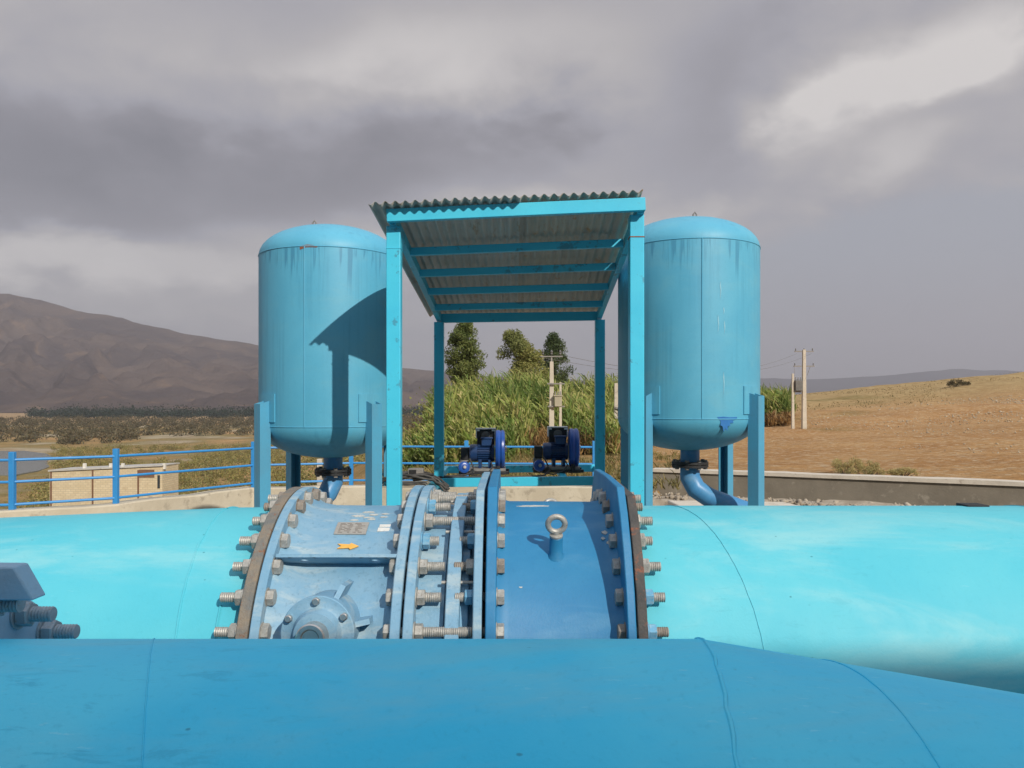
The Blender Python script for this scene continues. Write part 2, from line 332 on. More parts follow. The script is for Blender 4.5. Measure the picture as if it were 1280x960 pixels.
M['roofpale'] = matte('pale_roof_sheet', (0.42,0.40,0.37), (0.52,0.50,0.46), 1.2, 0.6, (0.33,0.30,0.26), 0.1, 8)
M['door'] = matte('rusty_brown_door', (0.16,0.08,0.045), (0.20,0.11,0.07), 4, 0.7)
M['bark'] = matte('tree_bark', (0.10,0.075,0.05), (0.14,0.11,0.08), 8, 0.9)
M['stone'] = matte('pale_stone', (0.40,0.32,0.22), (0.52,0.44,0.33), 4, 0.9)
M['rubble'] = matte('rubble_stone', (0.26,0.21,0.155), (0.42,0.36,0.28), 3, 0.95, (0.20,0.16,0.12), 0.5, 20)
def brick():
    m, n, b_ = base_mat('yellow_brick'); tc = n.add('ShaderNodeTexCoord').outputs['Object']
    sp = n.add('ShaderNodeSeparateXYZ'); n.l.new(tc, sp.inputs[0]); cb = n.add('ShaderNodeCombineXYZ')
    n.l.new(n.m('ADD', sp.outputs[0], sp.outputs[1]), cb.inputs[0]); n.l.new(sp.outputs[2], cb.inputs[1])
    br = n.add('ShaderNodeTexBrick'); n.l.new(cb.outputs[0], br.inputs['Vector'])
    br.inputs['Color1'].default_value = (0.56,0.46,0.30,1); br.inputs['Color2'].default_value = (0.64,0.54,0.37,1); br.inputs['Mortar'].default_value = (0.46,0.39,0.28,1)
    br.inputs['Scale'].default_value = 1.0; br.inputs['Brick Width'].default_value = 0.34; br.inputs['Row Height'].default_value = 0.15; br.inputs['Mortar Size'].default_value = 0.016
    col = n.mix(n.m('MULTIPLY', n.ss(n.noise(tc, 1.1, 5, 0.6), 0.5, 0.75), 0.45), br.outputs[0], (0.40,0.30,0.19)); n.l.new(col, b_.inputs['Base Color']); b_.inputs['Roughness'].default_value = 0.9
    return m
M['brick'] = brick()
M['plaster'] = matte('off_white_plaster', (0.62,0.60,0.55), (0.70,0.68,0.63), 1.0, 0.9)
M['glass'] = matte('dark_window_glass', (0.03,0.04,0.05), (0.04,0.05,0.06), 2, 0.1)

# ------------------------------------------------------------------ terrain
TP = np.array([-1500, -400, 0, 160, 320, 450, 520, 640, 760, 850, 1000, 1280, 1900, 2600], float)
TD = np.array([8, 15, 25, 40, 60, 90, 130, 250, 500, 1300, 3500, 9000], float)
TZ = np.array([
 [-1.7,-1.5,-1.5,-1.5,-1.5,-1.45,-1.45,-1.45,-1.5,-1.5,-1.45,-1.45,-1.4,-1.3],
 [-2.4,-2.2,-2.2,-2.1,-1.9,-1.7,-1.6,-1.6,-1.65,-1.6,-1.5,-1.45,-1.3,-1.2],
 [-4.5,-4.0,-4.0,-3.8,-3.2,-2.6,-2.2,-2.1,-2.0,-1.9,-1.8,-1.6,-1.2,-1.0],
 [-8.0,-7.0,-6.5,-6.2,-5.5,-4.2,-1.9,-2.1,-2.4,-2.4,-2.1,-1.6,-.8,-.5],
 [-12.,-11.,-9.,-8.0,-7.5,-5.0,-.5,-1.0,-1.5,-2.4,-2.4,-1.3,0.,0.5],
 [-16.,-15.,-14.,-13.,-12.,-8.5,-2.5,0.,-.5,-1.0,-.9,1.4,3.,4.],
 [-18.,-18.,-17.5,-17.,-16.,-12.,-6.,-1.,0.,.3,1.7,5.9,8.,9.],
 [-18.6,-18.6,-18.6,-18.,-17.,-15.,-10.,-4.,-1.,-1.,0.,4.,6.,7.],
 [-18.4,-18.4,-18.2,-18.,-18.,-17.,-15.,-10.,-7.,-6.,-6.,-4.,-2.,-2.],
 [-17.,-17.,-17.,-17.,-17.,-17.,-17.,-17.,-15.,-14.,-12.,-12.,-12.,-12.],
 [-14.]*14, [-14.]*14])
GU, GL = 260, 260
gu = np.linspace(TP[0], TP[-1], GU); gl = np.linspace(math.log(TD[0]), math.log(TD[-1]), GL)
tmp = np.array([np.interp(gu, TP, row) for row in TZ])
GZ = np.array([np.interp(gl, np.log(TD), tmp[:, i]) for i in range(GU)]).T          # [depth, column]
for _ in range(4):
    p = np.pad(GZ, 2, mode='edge'); GZ = sum(p[2+i:2+i+GL, 2:2+GU] for i in (-2,-1,0,1,2))/5
    p = np.pad(GZ, 2, mode='edge'); GZ = sum(p[2:2+GL, 2+i:2+i+GU] for i in (-2,-1,0,1,2))/5
def ground_z(x, y):
    x = np.atleast_1d(np.asarray(x, float)); y = np.atleast_1d(np.asarray(y, float)); yy = np.maximum(y, 8.0)
    a = np.clip((CX + F*x/yy - gu[0])/(gu[1]-gu[0]), 0, GU-1.001); b_ = np.clip((np.log(yy)-gl[0])/(gl[1]-gl[0]), 0, GL-1.001)
    i = a.astype(int); j = b_.astype(int); fa = a-i; fb = b_-j
    return (GZ[j,i]*(1-fa)+GZ[j,i+1]*fa)*(1-fb) + (GZ[j+1,i]*(1-fa)+GZ[j+1,i+1]*fa)*fb
WALLX = np.array([-60, -14, -9, -6.1, -5.18, -4.05, -2.0, 1.4, 3.1, 8.4, 16, 60]); WALLY = np.array([7.5, 8.4, 9.0, 9.6, 10.4, 12.3, 12.7, 12.5, 15.4, 12.6, 9.0, 5])
FLOOR = -1.95
def sstep(v, a, b_): t = np.clip((v-a)/(b_-a), 0, 1); return t*t*(3-2*t)
def fbm(x, y, f, oct=4):
    return np.array([mnoise.fractal(Vector((a*f, c*f, 1.3)), 1.0, 2.0, oct) for a, c in zip(x, y)])
def terrain():
    ys = [-60, -30, -12, -4, 2, 5, 7]; yv = 8.0
    while yv < 9500: ys.append(yv); yv += max(0.22 if yv < 17 else 0.5, yv*0.022)
    xs = [0.0]; xv = 0.0
    while xv < 9000: xv += max(0.22 if xv < 10 else 0.5, xv*0.028); xs.append(xv)
    xs = np.array([-v for v in xs[:0:-1]] + xs); ys = np.array(ys)
    X, Y = np.meshgrid(xs, ys); x = X.ravel(); y = Y.ravel(); z = ground_z(x, y)
    amp = np.clip(y/60, 0.05, 1.2)
    z += fbm(x, y, 0.09, 4)*0.35*amp*np.where(y > 900, 0, 1) + fbm(x, y, 0.9, 3)*0.05*np.where(y < 120, 1, 0)
    wl = np.interp(x, WALLX, WALLY); k = sstep(y, wl-0.15, wl+0.35); z = z*k + (FLOOR-0.3)*(1-k)
    nx, ny = len(xs), len(ys)
    idx = np.arange(nx*ny).reshape(ny, nx); q = np.stack([idx[:-1,:-1], idx[:-1,1:], idx[1:,1:], idx[1:,:-1]], -1).reshape(-1, 4)
    me = bpy.data.meshes.new('ground'); me.vertices.add(len(x)); me.vertices.foreach_set('co', np.stack([x, y, z], -1).ravel())
    me.loops.add(q.size); me.loops.foreach_set('vertex_index', q.ravel().astype(np.int32)); me.polygons.add(len(q)); me.polygons.foreach_set('loop_start', np.arange(0, q.size, 4, dtype=np.int32)); me.update(calc_edges=True)
    me.polygons.foreach_set('use_smooth', np.ones(len(q), bool))
    # what covers the ground: R grass, G pale sand and gravel, B dry stubble
    px = CX + F*x/np.maximum(y, 4); nz = fbm(x, y, 0.03, 3); nz2 = fbm(x, y, 0.12, 3)
    g = np.zeros_like(x); s_ = np.zeros_like(x); st = np.zeros_like(x)
    mid = (px > 480) & (px < 800); g = np.where(mid & (y > 14) & (y < 70), 0.75 + 0.5*nz2, g)
    g = np.where((px > 640) & (px < 870) & (y > 15) & (y < 34), np.clip(0.55+1.2*nz2, 0, 1), g)
    g = np.where((px <= 480) & (y > 30), np.clip(0.72+1.0*nz, 0, 1), g)
    g = np.where((px >= 870) & (y > 60) & (y < 105), np.clip(1.8*nz2-0.25, 0, 0.8)*sstep(px, 1200, 1000), g)
    s_ = np.where((px < 480) & (y > 150) & (y < 700), np.clip(3.0*nz-0.35, 0, 0.9), s_)
    s_ = np.where((px < 480) & (y > 700), 0.25, s_); g = np.where((px < 480) & (y > 700), 0.25, g)
    st = np.where((px > 850) & (y > 75), sstep(y, 75, 105), st)
    col = np.stack([np.clip(g, 0, 1), np.clip(s_, 0, 1), np.clip(st, 0, 1), np.ones_like(g)], -1)
    at = me.color_attributes.new('cover', 'FLOAT_COLOR', 'POINT'); at.data.foreach_set('color', col.ravel())
    m, n, b_ = base_mat('ground_soil'); tc = n.add('ShaderNodeTexCoord').outputs['Object']
    vc = n.add('ShaderNodeVertexColor', layer_name='cover'); sp = n.add('ShaderNodeSeparateColor'); n.l.new(vc.outputs[0], sp.inputs[0])
    c = n.mix(n.ss(n.noise(tc, 0.16, 6, 0.62, 0.6), 0.34, 0.68), (0.390,0.205,0.080), (0.500,0.295,0.128))
    tr = n.noise(n.scale(tc, (0.10, 1.3, 1.0)), 1.0, 5, 0.6, 0.3); c = n.mix(n.m('MULTIPLY', n.ss(tr, 0.50, 0.68), 0.45), c, (0.290,0.155,0.068))
    c = n.mix(n.m('MULTIPLY', n.ss(n.noise(tc, 3.2, 6, 0.7), 0.50, 0.62), 0.8), c, (0.58,0.44,0.28))
    c = n.mix(n.m('MULTIPLY', n.ss(n.noise(tc, 1.7, 8, 0.75), 0.54, 0.66), 0.40), c, (0.25,0.13,0.055))
    vn = n.add('ShaderNodeTexVoronoi'); n.l.new(tc, vn.inputs['Vector']); vn.inputs['Scale'].default_value = 2.3
    c = n.mix(n.m('MULTIPLY', n.ss(vn.outputs['Distance'], 0.17, 0.08), n.m('MULTIPLY', n.ss(n.noise(tc, 0.35, 4, 0.6), 0.45, 0.6), 0.8)), c, (0.66,0.56,0.42))
    stb = n.mix(n.ss(n.noise(tc, 0.9, 6, 0.7), 0.35, 0.66), (0.34,0.225,0.10), (0.47,0.34,0.17)); c = n.mix(sp.outputs[2], c, stb)
    gr = n.mix(n.ss(n.noise(tc, 1.3, 6, 0.7), 0.36, 0.64), (0.105,0.105,0.032), (0.27,0.205,0.080))
    c = n.mix(sp.outputs[0], c, gr)
    sd = n.mix(n.ss(n.noise(tc, 0.05, 5, 0.65), 0.4, 0.6), (0.34,0.255,0.165), (0.46,0.38,0.27)); c = n.mix(sp.outputs[1], c, sd)
    n.l.new(c, b_.inputs['Base Color']); b_.inputs['Roughness'].default_value = 0.95; b_.inputs['Specular IOR Level'].default_value = 0.1
    bp = n.add('ShaderNodeBump'); bp.inputs['Strength'].default_value = 0.9; bp.inputs['Distance'].default_value = 0.28
    n.l.new(n.noise(tc, 2.6, 7, 0.7), bp.inputs['Height']); n.l.new(bp.outputs[0], b_.inputs['Normal'])
    me.materials.append(m); o = bpy.data.objects.new('ground', me); COL.objects.link(o); tag(o, kind='structure', label='brown soil and dry grass sloping from the pit to the river plain', cat='ground')
terrain()
# pit floor
fl = MB(); pts = [(-13.5, -9), (14, -9)] + [(x, y-0.02) for x, y in zip(WALLX[::-1], WALLY[::-1]) if -14 < x < 16 and not x > 14]
pts = [(-13.5, -12), (15, -12), (15, 9.45), (8.4, 12.5), (3.1, 15.2), (1.4, 12.4), (-2, 12.6), (-4.05, 12.2), (-5.18, 10.3), (-6.1, 9.5), (-9, 8.9), (-13.5, 8.4)]
fl.prism([(x, y, FLOOR-0.25) for x, y in pts], (0, 0, 0.25))
tag(part('pit_floor', fl, M['floor']), label='concrete floor under the pipes', cat='floor', kind='structure')
# river
def water_mat():
    m, n, b_ = base_mat('river_water'); tc = n.add('ShaderNodeTexCoord').outputs['Object']
    b_.inputs['Base Color'].default_value = (0.15,0.16,0.145,1); b_.inputs['Roughness'].default_value = 0.22
    bp = n.add('ShaderNodeBump'); bp.inputs['Strength'].default_value = 0.25; bp.inputs['Distance'].default_value = 0.1
    n.l.new(n.noise(tc, 0.6, 4, 0.6), bp.inputs['Height']); n.l.new(bp.outputs[0], b_.inputs['Normal']); return m
rv = MB(); near = [(-700,598,185),(-200,592,190),(-60,590,195),(20,591,200),(48,588,212),(62,583,225),(58,577,245),(66,572,268),(58,569,285)]
ring = [P(px, HY+18.0*F/d, d) for px, _, d in near] + [P(px, HY+18.0*F/d, d) for px, d in ((30,302),(-10,300),(-60,308),(-200,318),(-700,330))]
rv.prism([(p.x, p.y, -18.25) for p in ring], (0, 0, 0.35)); tag(part('river', rv, water_mat()), label='grey river bend on the plain at the far left', cat='river', kind='structure')

# mountains
def ridge(name, prof_px, prof_h, d0, d1, d2, base, mat, nx, ny, gully, seed, px0, px1):
    pxs = np.linspace(px0, px1, nx); H = np.interp(pxs, prof_px, prof_h)*d1/F
    vs = []
    for j in range(ny):
        t = j/(ny-1)*1.25; d = d0+(d1-d0)*t if t <= 1 else d1+(d2-d1)*(t-1)/0.25
        for i, px in enumerate(pxs):
            x = (px-CX)/F*d; hh = H[i]-base
            if t <= 1:
                pr = 0.30*t+0.70*t**1.9; wx = x + 260*mnoise.fractal(Vector((x*0.0012, d*0.0012, seed+5)), 1.0, 2.0, 3)
                rg = 1-abs(mnoise.fractal(Vector((wx*0.0031+d*0.0006, d*0.0011, seed)), 1.0, 2.1, 5))*2.2
                r2 = mnoise.fractal(Vector((x*0.010, d*0.008, seed+2)), 1.0, 2.0, 4)
                env = math.sin(math.pi*min(1, t*0.98))**0.8
                z = base + hh*pr + env*gully*(hh*0.105+14)*(rg-0.4) + env*r2*(hh*0.045+7)
                if t > 0.93: z += 0.012*hh*mnoise.fractal(Vector((x*0.006, 1, seed)), 1.0, 2.0, 4)
            else:
                z = base+hh*(1-(t-1)/0.25*0.9)
            vs.append((x, d, z))
    fs = [(j*nx+i, j*nx+i+1, (j+1)*nx+i+1, (j+1)*nx+i) for j in range(ny-1) for i in range(nx-1)]
    mb = MB(); mb.v = vs; mb.f = fs; o = part(name, mb, mat, smooth=180, fix=False); return o
def hillmat(name, c1, c2, c3, sc_):
    m, n, b_ = base_mat(name); tc = n.add('ShaderNodeTexCoord').outputs['Object']
    c = n.mix(n.ss(n.noise(tc, sc_, 6, 0.6, 0.8), 0.34, 0.66), c1, c2); c = n.mix(n.m('MULTIPLY', n.ss(n.noise(tc, sc_*3.1, 6, 0.65, 0.6), 0.55, 0.72), 0.7), c, c3)
    veg = n.noise(tc, sc_*14, 4, 0.7); c = n.mix(n.m('MULTIPLY', n.ss(veg, 0.60, 0.72), 0.6), c, tuple(v*0.55 for v in c1))
    n.l.new(c, b_.inputs['Base Color']); b_.inputs['Roughness'].default_value = 1.0; b_.inputs['Specular IOR Level'].default_value = 0.0
    bp = n.add('ShaderNodeBump'); bp.inputs['Strength'].default_value = 0.8; bp.inputs['Distance'].default_value = 26
    n.l.new(n.noise(n.scale(tc, (1.0, 0.55, 1.0)), 0.018, 9, 0.70), bp.inputs['Height']); n.l.new(bp.outputs[0], b_.inputs['Normal']); return m
o = ridge('hills', [-1400,-500,0,40,100,150,220,323,420,500,560,610,700,780,860,1000,1300], [210,190,138,132,116,107,90,73,57,46,40,35,31,27,22,10,-6], 1450, 3400, 4300, -16,
      hillmat('cloud_shaded_hill_soil', (0.085,0.066,0.062), (0.150,0.110,0.088), (0.25,0.165,0.105), 0.0030), 420, 190, 1.15, 3.0, -1400, 1300)  # soil tones darkened: the cloud shade on the mountain is in the colour
tag(o, label='bare purple brown mountain falling to the right behind the plain', cat='mountain', kind='structure')
o = ridge('far_hills', [500,700,800,900,955,1010,1060,1120,1190,1260,1350,1500,1900,2600], [18,24,27,31,33,31,33,37,44,42,36,44,50,40], 5200, 6800, 7800, -16,
      hillmat('far_hill_soil', (0.085,0.075,0.080), (0.10,0.088,0.088), (0.12,0.10,0.09), 0.0015), 160, 40, 0.7, 9.0, 400, 2600)
tag(o, label='low distant blue grey ridge behind the brown field', cat='mountain', kind='structure')

# ------------------------------------------------------------------ masses of leaves, blades and stones
def raw_mesh(name, V, Q, mat, smooth=False):
    V = np.asarray(V, np.float32); Q = np.asarray(Q, np.int32); k = Q.shape[1]
    me = bpy.data.meshes.new(name); me.vertices.add(len(V)); me.vertices.foreach_set('co', V.ravel())
    me.loops.add(Q.size); me.loops.foreach_set('vertex_index', Q.ravel()); me.polygons.add(len(Q)); me.polygons.foreach_set('loop_start', np.arange(0, Q.size, k, dtype=np.int32))
    me.update(calc_edges=True)
    if smooth: me.polygons.foreach_set('use_smooth', np.ones(len(Q), bool))
    me.materials.append(mat); return me
def leaf_quads(C, size, aspect=2.2, drift=None):
    """a small folded leaf at every centre; returns vertices and quads"""
    n = len(C); d = rng.normal(size=(n, 3))
    if drift is not None: d += np.asarray(drift)
    d /= np.linalg.norm(d, axis=1)[:, None]; s_ = rng.normal(size=(n, 3)); s_ -= d*np.sum(s_*d, 1)[:, None]; s_ /= np.linalg.norm(s_, axis=1)[:, None]
    L = (size*(0.6+0.8*rng.random(n)))[:, None]; W = L/aspect
    V = np.stack([C-d*L/2, C+s_*W/2, C+d*L/2, C-s_*W/2], 1).reshape(-1, 3); Q = np.arange(4*n).reshape(-1, 4)
    return V, Q
def ball(n, r, flat=1.0):
    p = rng.normal(size=(n, 3)); p /= np.linalg.norm(p, axis=1)[:, None]; return p*(rng.random(n)**0.45)[:, None]*np.asarray(r)*np.array([1, 1, flat])
def stuff(name, V, Q, mat, label, cat):
    o = bpy.data.objects.new(name, raw_mesh(name, V, Q, mat)); COL.objects.link(o); return tag(o, label, cat, kind='stuff')
L_reed = leafmat('reed_leaf', [(0.16,0.23,0.05), (0.28,0.34,0.08), (0.42,0.40,0.13), (0.20,0.28,0.06), (0.52,0.43,0.19), (0.24,0.31,0.07)], 0.3)
L_dry = leafmat('dry_reed_leaf', [(0.26,0.15,0.055), (0.33,0.20,0.08), (0.20,0.11,0.045), (0.30,0.22,0.10)], 0.2)
L_bush = leafmat('shrub_leaf', [(0.20,0.21,0.06), (0.30,0.27,0.085), (0.38,0.26,0.11), (0.19,0.20,0.06)], 0.25)
L_brown = leafmat('brown_shrub_leaf', [(0.11,0.088,0.046), (0.15,0.112,0.058), (0.09,0.086,0.042)], 0.15)
L_wood = leafmat('far_wood_leaf', [(0.018,0.032,0.019), (0.026,0.042,0.024), (0.020,0.034,0.022)], 0.1)
L_tree = leafmat('tree_leaf', [(0.11,0.15,0.04), (0.18,0.22,0.06), (0.26,0.27,0.09), (0.13,0.17,0.05)], 0.35)
L_tree2 = leafmat('yellowish_tree_leaf', [(0.19,0.22,0.055), (0.29,0.29,0.085), (0.38,0.34,0.13), (0.22,0.24,0.07)], 0.35)
L_tree3 = leafmat('dark_tree_leaf', [(0.06,0.09,0.034), (0.09,0.12,0.044), (0.12,0.145,0.06)], 0.25)
# reeds: arching leaves on stalks, leaning with the wind
def blades(base, height, lean, n_leaf, width, droop=0.35, leaf_len=0.35):
    n = len(base); Vs = []
    for k in range(n_leaf):
        t0 = rng.random(n)*(0.65 if leaf_len > 0.3 else 0.95); a = rng.random(n)*2*np.pi; ln = height*(leaf_len+0.6*leaf_len*rng.random(n))
        d = np.stack([np.cos(a)*0.55+lean[0], np.sin(a)*0.55+lean[1], 0.75+0.3*rng.random(n)], -1); d /= np.linalg.norm(d, axis=1)[:, None]
        p0 = base + np.stack([lean[0]*t0*height*0.35, lean[1]*t0*height*0.35, t0*height*0.8], -1)
        p1 = p0 + d*(ln*0.55)[:, None]; d2 = d.copy(); d2[:, 2] -= droop*2*rng.random(n)*1.2; d2[:, 0] += lean[0]*0.6; p2 = p1 + d2*(ln*0.45)[:, None]
        sd = np.cross(d, rng.normal(size=(n, 3))); sd /= np.linalg.norm(sd, axis=1)[:, None]; wv = (width*(0.6+0.8*rng.random(n)))[:, None]
        Vs.append(np.stack([p0-sd*wv*0.4, p0+sd*wv*0.4, p1+sd*wv*0.5, p1-sd*wv*0.5, p2+sd*wv*0.08, p2-sd*wv*0.08], 1))
    V = np.concatenate(Vs).reshape(-1, 3); m = len(V)//6; i = np.arange(m)*6
    Q = np.stack([np.stack([i, i+1, i+2, i+3], -1), np.stack([i+3, i+2, i+4, i+5], -1)], 1).reshape(-1, 4); return V, Q
def scatter(n, px0, px1, d0, d1, keep=None, pw=1.0):
    d = d0+(d1-d0)*rng.random(n)**pw; px = px0+(px1-px0)*rng.random(n); x = (px-CX)/F*d
    if keep is not None: k = keep(px, d, x); d, px, x = d[k], px[k], x[k]
    return np.stack([x, d, ground_z(x, d)], -1), px, d
def shrub_mass(n, px0, px1, d0, d1, size, leaves, leaf, keep=None, flat=0.75, pw=1.0):
    B, px, d = scatter(n, px0, px1, d0, d1, keep, pw); C = []
    for p in B:
        s_ = size*(0.5+0.9*random.random()); c = ball(leaves, s_, flat); c[:, 2] = np.abs(c[:, 2]) ; c += p
        for k in range(3): c[rng.random(leaves) < 0.25] += np.array([random.uniform(-.6,.6), random.uniform(-.6,.6), random.uniform(0,.4)])*s_
        C.append(c)
    return leaf_quads(np.concatenate(C), leaf, 1.6)
def reed_keep(px, d, x):
    nz = np.array([mnoise.noise(Vector((a*0.35, b_*0.35, 0))) for a, b_ in zip(x, d)])
    edge = np.interp(px, [470, 560, 640, 680, 760, 800], [24, 24, 28, 34, 36, 40])
    bare = (((px-515)/26)**2 + ((d-55)/9)**2 < 1) | ((px < 543) & (px > 497) & (d > 34) & (d < 60))
    return (d > edge+nz*4) & ~bare & (nz > -0.55)
B, px, d = scatter(9500, 488, 800, 22, 63, reed_keep)
hgt = np.interp(px, [488, 520, 560, 640, 780], [1.1, 1.5, 2.4, 2.7, 3.1])*np.interp(d, [22, 34, 63], [0.45, 0.85, 1.0])*(0.7+0.5*rng.random(len(B)))
hgt *= 0.62+0.75*sstep(np.array([mnoise.fractal(Vector((p[0]*0.33, p[1]*0.33, 7)), 1.0, 2.0, 3) for p in B]), -0.35, 0.45)
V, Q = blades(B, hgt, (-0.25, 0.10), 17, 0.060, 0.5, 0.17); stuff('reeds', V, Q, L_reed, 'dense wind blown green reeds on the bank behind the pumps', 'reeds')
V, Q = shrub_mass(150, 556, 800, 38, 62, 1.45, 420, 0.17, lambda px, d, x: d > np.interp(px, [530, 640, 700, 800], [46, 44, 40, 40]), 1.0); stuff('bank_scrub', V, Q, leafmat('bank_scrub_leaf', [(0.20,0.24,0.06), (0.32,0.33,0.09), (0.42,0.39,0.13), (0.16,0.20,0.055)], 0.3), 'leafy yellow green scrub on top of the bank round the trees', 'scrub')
B, px, d = scatter(2600, 560, 800, 30, 40, lambda px, d, x: np.abs(d-np.interp(px, [560, 640, 680, 760, 800], [30, 32, 35, 37, 39])) < 2.2)
V, Q = blades(B, 1.3*(0.5+0.7*rng.random(len(B))), (-0.15, 0.0), 6, 0.05); stuff('dry_reeds', V, Q, L_dry, 'dry orange brown reed stems along the foot of the green reeds', 'reeds')
B, px, d = scatter(5200, 480, 860, 14.5, 30, lambda px, d, x: (np.array([mnoise.noise(Vector((a*0.6, b_*0.6, 4))) for a, b_ in zip(x, d)]) > -0.12 + 0.35*(px > 650)))
V, Q = blades(B, 0.42*(0.4+0.9*rng.random(len(B))), (-0.15, 0.0), 6, 0.018); stuff('dry_grass', V, Q, leafmat('dry_grass_leaf', [(0.14,0.14,0.04), (0.24,0.20,0.075), (0.30,0.22,0.09), (0.10,0.115,0.03)], 0.2), 'rough yellow green grass between the concrete wall and the reeds', 'grass')
B, px, d = scatter(900, 940, 992, 70, 84)
V, Q = blades(B, 3.6*(0.6+0.5*rng.random(len(B))), (-0.25, 0.1), 8, 0.10); V1, Q1 = V, Q
stuff('corn_stand', V, Q, L_reed, 'small green reed clump left of the right hand utility poles', 'reeds')
B, px, d = scatter(500, 940, 992, 68, 74)
V, Q = blades(B, 1.5*(0.6+0.5*rng.random(len(B))), (-0.15, 0.0), 6, 0.08); stuff('dry_stems', V, Q, L_dry, 'dry brown stems under the reed clump beside the right hand poles', 'reeds')
# shrubs on the plain
def bank_keep(px, d, x):
    nz = np.array([mnoise.fractal(Vector((a*0.022, b_*0.012, 9)), 1.0, 2.0, 3) for a, b_ in zip(x, d)])
    riv = (px < 66) & (d > 180) & (d < 330); left = px > np.interp(d, [95, 140, 190, 240, 300], [44, 44, 58, 62, 56])
    return (nz > -0.32) & ~riv & left
V, Q = shrub_mass(2300, -200, 560, 95, 320, 1.9, 120, 0.38, bank_keep); stuff('river_shrubs', V, Q, L_bush, 'olive and rust coloured scrub between the brick hut and the river', 'scrub')
V, Q = shrub_mass(2200, -700, 560, 355, 900, 4.2, 90, 1.1, lambda px, d, x: ~((px > 170) & (px < 360) & (d < 440)), 0.8); stuff('brown_scrub', V, Q, L_brown, 'dark brown scrub belt beyond the river', 'scrub')
V, Q = shrub_mass(460, 38, 620, 950, 1180, 8.5, 80, 2.4, None, 1.15); stuff('far_trees', V, Q, L_wood, 'dark green line of far trees along the foot of the mountain', 'far trees')
V, Q = shrub_mass(90, 20, 110, 45, 62, 1.0, 130, 0.16, lambda px, d, x: px < 62); stuff('hut_scrub', V, Q, L_bush, 'low green scrub on the slope left of the brick hut', 'scrub')
# stones on the field
ico_v = []; bm = bmesh.new(); bmesh.ops.create_icosphere(bm, subdivisions=1, radius=1); iv = np.array([v.co[:] for v in bm.verts]); itri = np.array([[v.index for v in f.verts] for f in bm.faces]); bm.free()
def stones(C, size, flat=0.6):
    n = len(C); s_ = (size*(0.4+1.0*rng.random(n)**2))[:, None, None]; V = iv[None]*(1+0.35*rng.normal(size=(n, len(iv), 1)))*s_*np.array([1.0, 1.0, flat])
    a = rng.random(n)*6.28; ca, sa = np.cos(a)[:, None], np.sin(a)[:, None]; V = np.stack([V[..., 0]*ca-V[..., 1]*sa*0.7, V[..., 0]*sa+V[..., 1]*ca, V[..., 2]], -1) + C[:, None, :]
    Q = (itri[None]+(np.arange(n)*len(iv))[:, None, None]).reshape(-1, 3); return V.reshape(-1, 3), Q
def field_keep(px, d, x):
    nz = np.array([mnoise.fractal(Vector((a*0.05, b_*0.03, 2)), 1.0, 2.0, 3) for a, b_ in zip(x, d)])
    return (rng.random(len(px)) < np.clip(0.03+0.5*nz+0.40*sstep(d, 30, 75)*sstep(px, 930, 1200), 0, 1)) & (px > np.interp(d, [16, 60, 130], [850, 1000, 1005]))
C, px, d = scatter(20000, 850, 1500, 26, 86, field_keep, 0.75)
V, Q = stones(C, 0.022+0.0007*C[:, 1]); stuff('field_stones', V, Q, M['stone'], 'pale stones scattered over the brown field', 'stones')

B, px, d = scatter(5200, 985, 1500, 84, 150, lambda px, d, x: np.array([mnoise.fractal(Vector((a*0.07, b_*0.05, 6)), 1.0, 2.0, 3) for a, b_ in zip(x, d)]) > 0.10)
V, Q = blades(B, 0.20*(0.4+0.9*rng.random(len(B))**2), (-0.1, 0.0), 6, 0.05); stuff('dry_tufts', V, Q, leafmat('dry_tuft_leaf', [(0.20,0.16,0.06), (0.30,0.22,0.09), (0.14,0.13,0.045), (0.36,0.27,0.13)], 0.2), 'dry tufts and weeds along the upper edge of the field', 'grass')
# ------------------------------------------------------------------ haze
hz = MB(); hz.box((-6400, -150, -40), (7800, 8900, 760))
hm = bpy.data.materials.new('haze_air'); hm.use_nodes = True; hn = NT(hm.node_tree); hn.n.clear()
ho = hn.add('ShaderNodeOutputMaterial'); pv = hn.add('ShaderNodeVolumePrincipled'); pv.inputs['Color'].default_value = (0.85,0.84,0.92,1); pv.inputs['Density'].default_value = 0.00015; pv.inputs['Anisotropy'].default_value = 0.2
hn.l.new(pv.outputs[0], ho.inputs['Volume'])
HAZE = part('haze', hz, hm); tag(HAZE, label='thin pale haze over the plain and mountains', cat='haze', kind='stuff')

# ------------------------------------------------------------------ concrete walls of the pit
TOPW = -1.31
def wall_run(pts, th, top, bot):
    mb = MB(); pts = [Vector((*p, 0)) for p in pts]; k = len(pts); nrm = []
    for i in range(k):
        t = (pts[min(i+1, k-1)]-pts[max(i-1, 0)]).normalized(); nrm.append(Vector((-t.y, t.x, 0)))
    vs = []
    for p, n_ in zip(pts, nrm):
        j = random.uniform(-.012, .012)
        for q, z in ((p, bot), (p, top+j), (p+n_*th, top+j), (p+n_*th, bot)): vs.append((q.x, q.y, z))
    fs = [(i*4+a, i*4+(a+1)%4, i*4+4+(a+1)%4, i*4+4+a) for i in range(k-1) for a in range(4)] + [(0,1,2,3), tuple((k-1)*4+a for a in (3,2,1,0))]
    return mb.addvf(vs, fs)
def resample(pts, step):
    o_ = [pts[0]]
    for a, b_ in zip(pts[:-1], pts[1:]):
        L = math.dist(a, b_); n = max(1, int(L/step)); o_ += [(a[0]+(b_[0]-a[0])*i/n, a[1]+(b_[1]-a[1])*i/n) for i in range(1, n+1)]
    return o_
lw = resample([(-13.5, 8.4), (-9, 9.0), (-6.1, 9.6), (-5.18, 10.3), (-4.05, 12.3), (-2, 12.7), (1.5, 12.5)], 0.3)
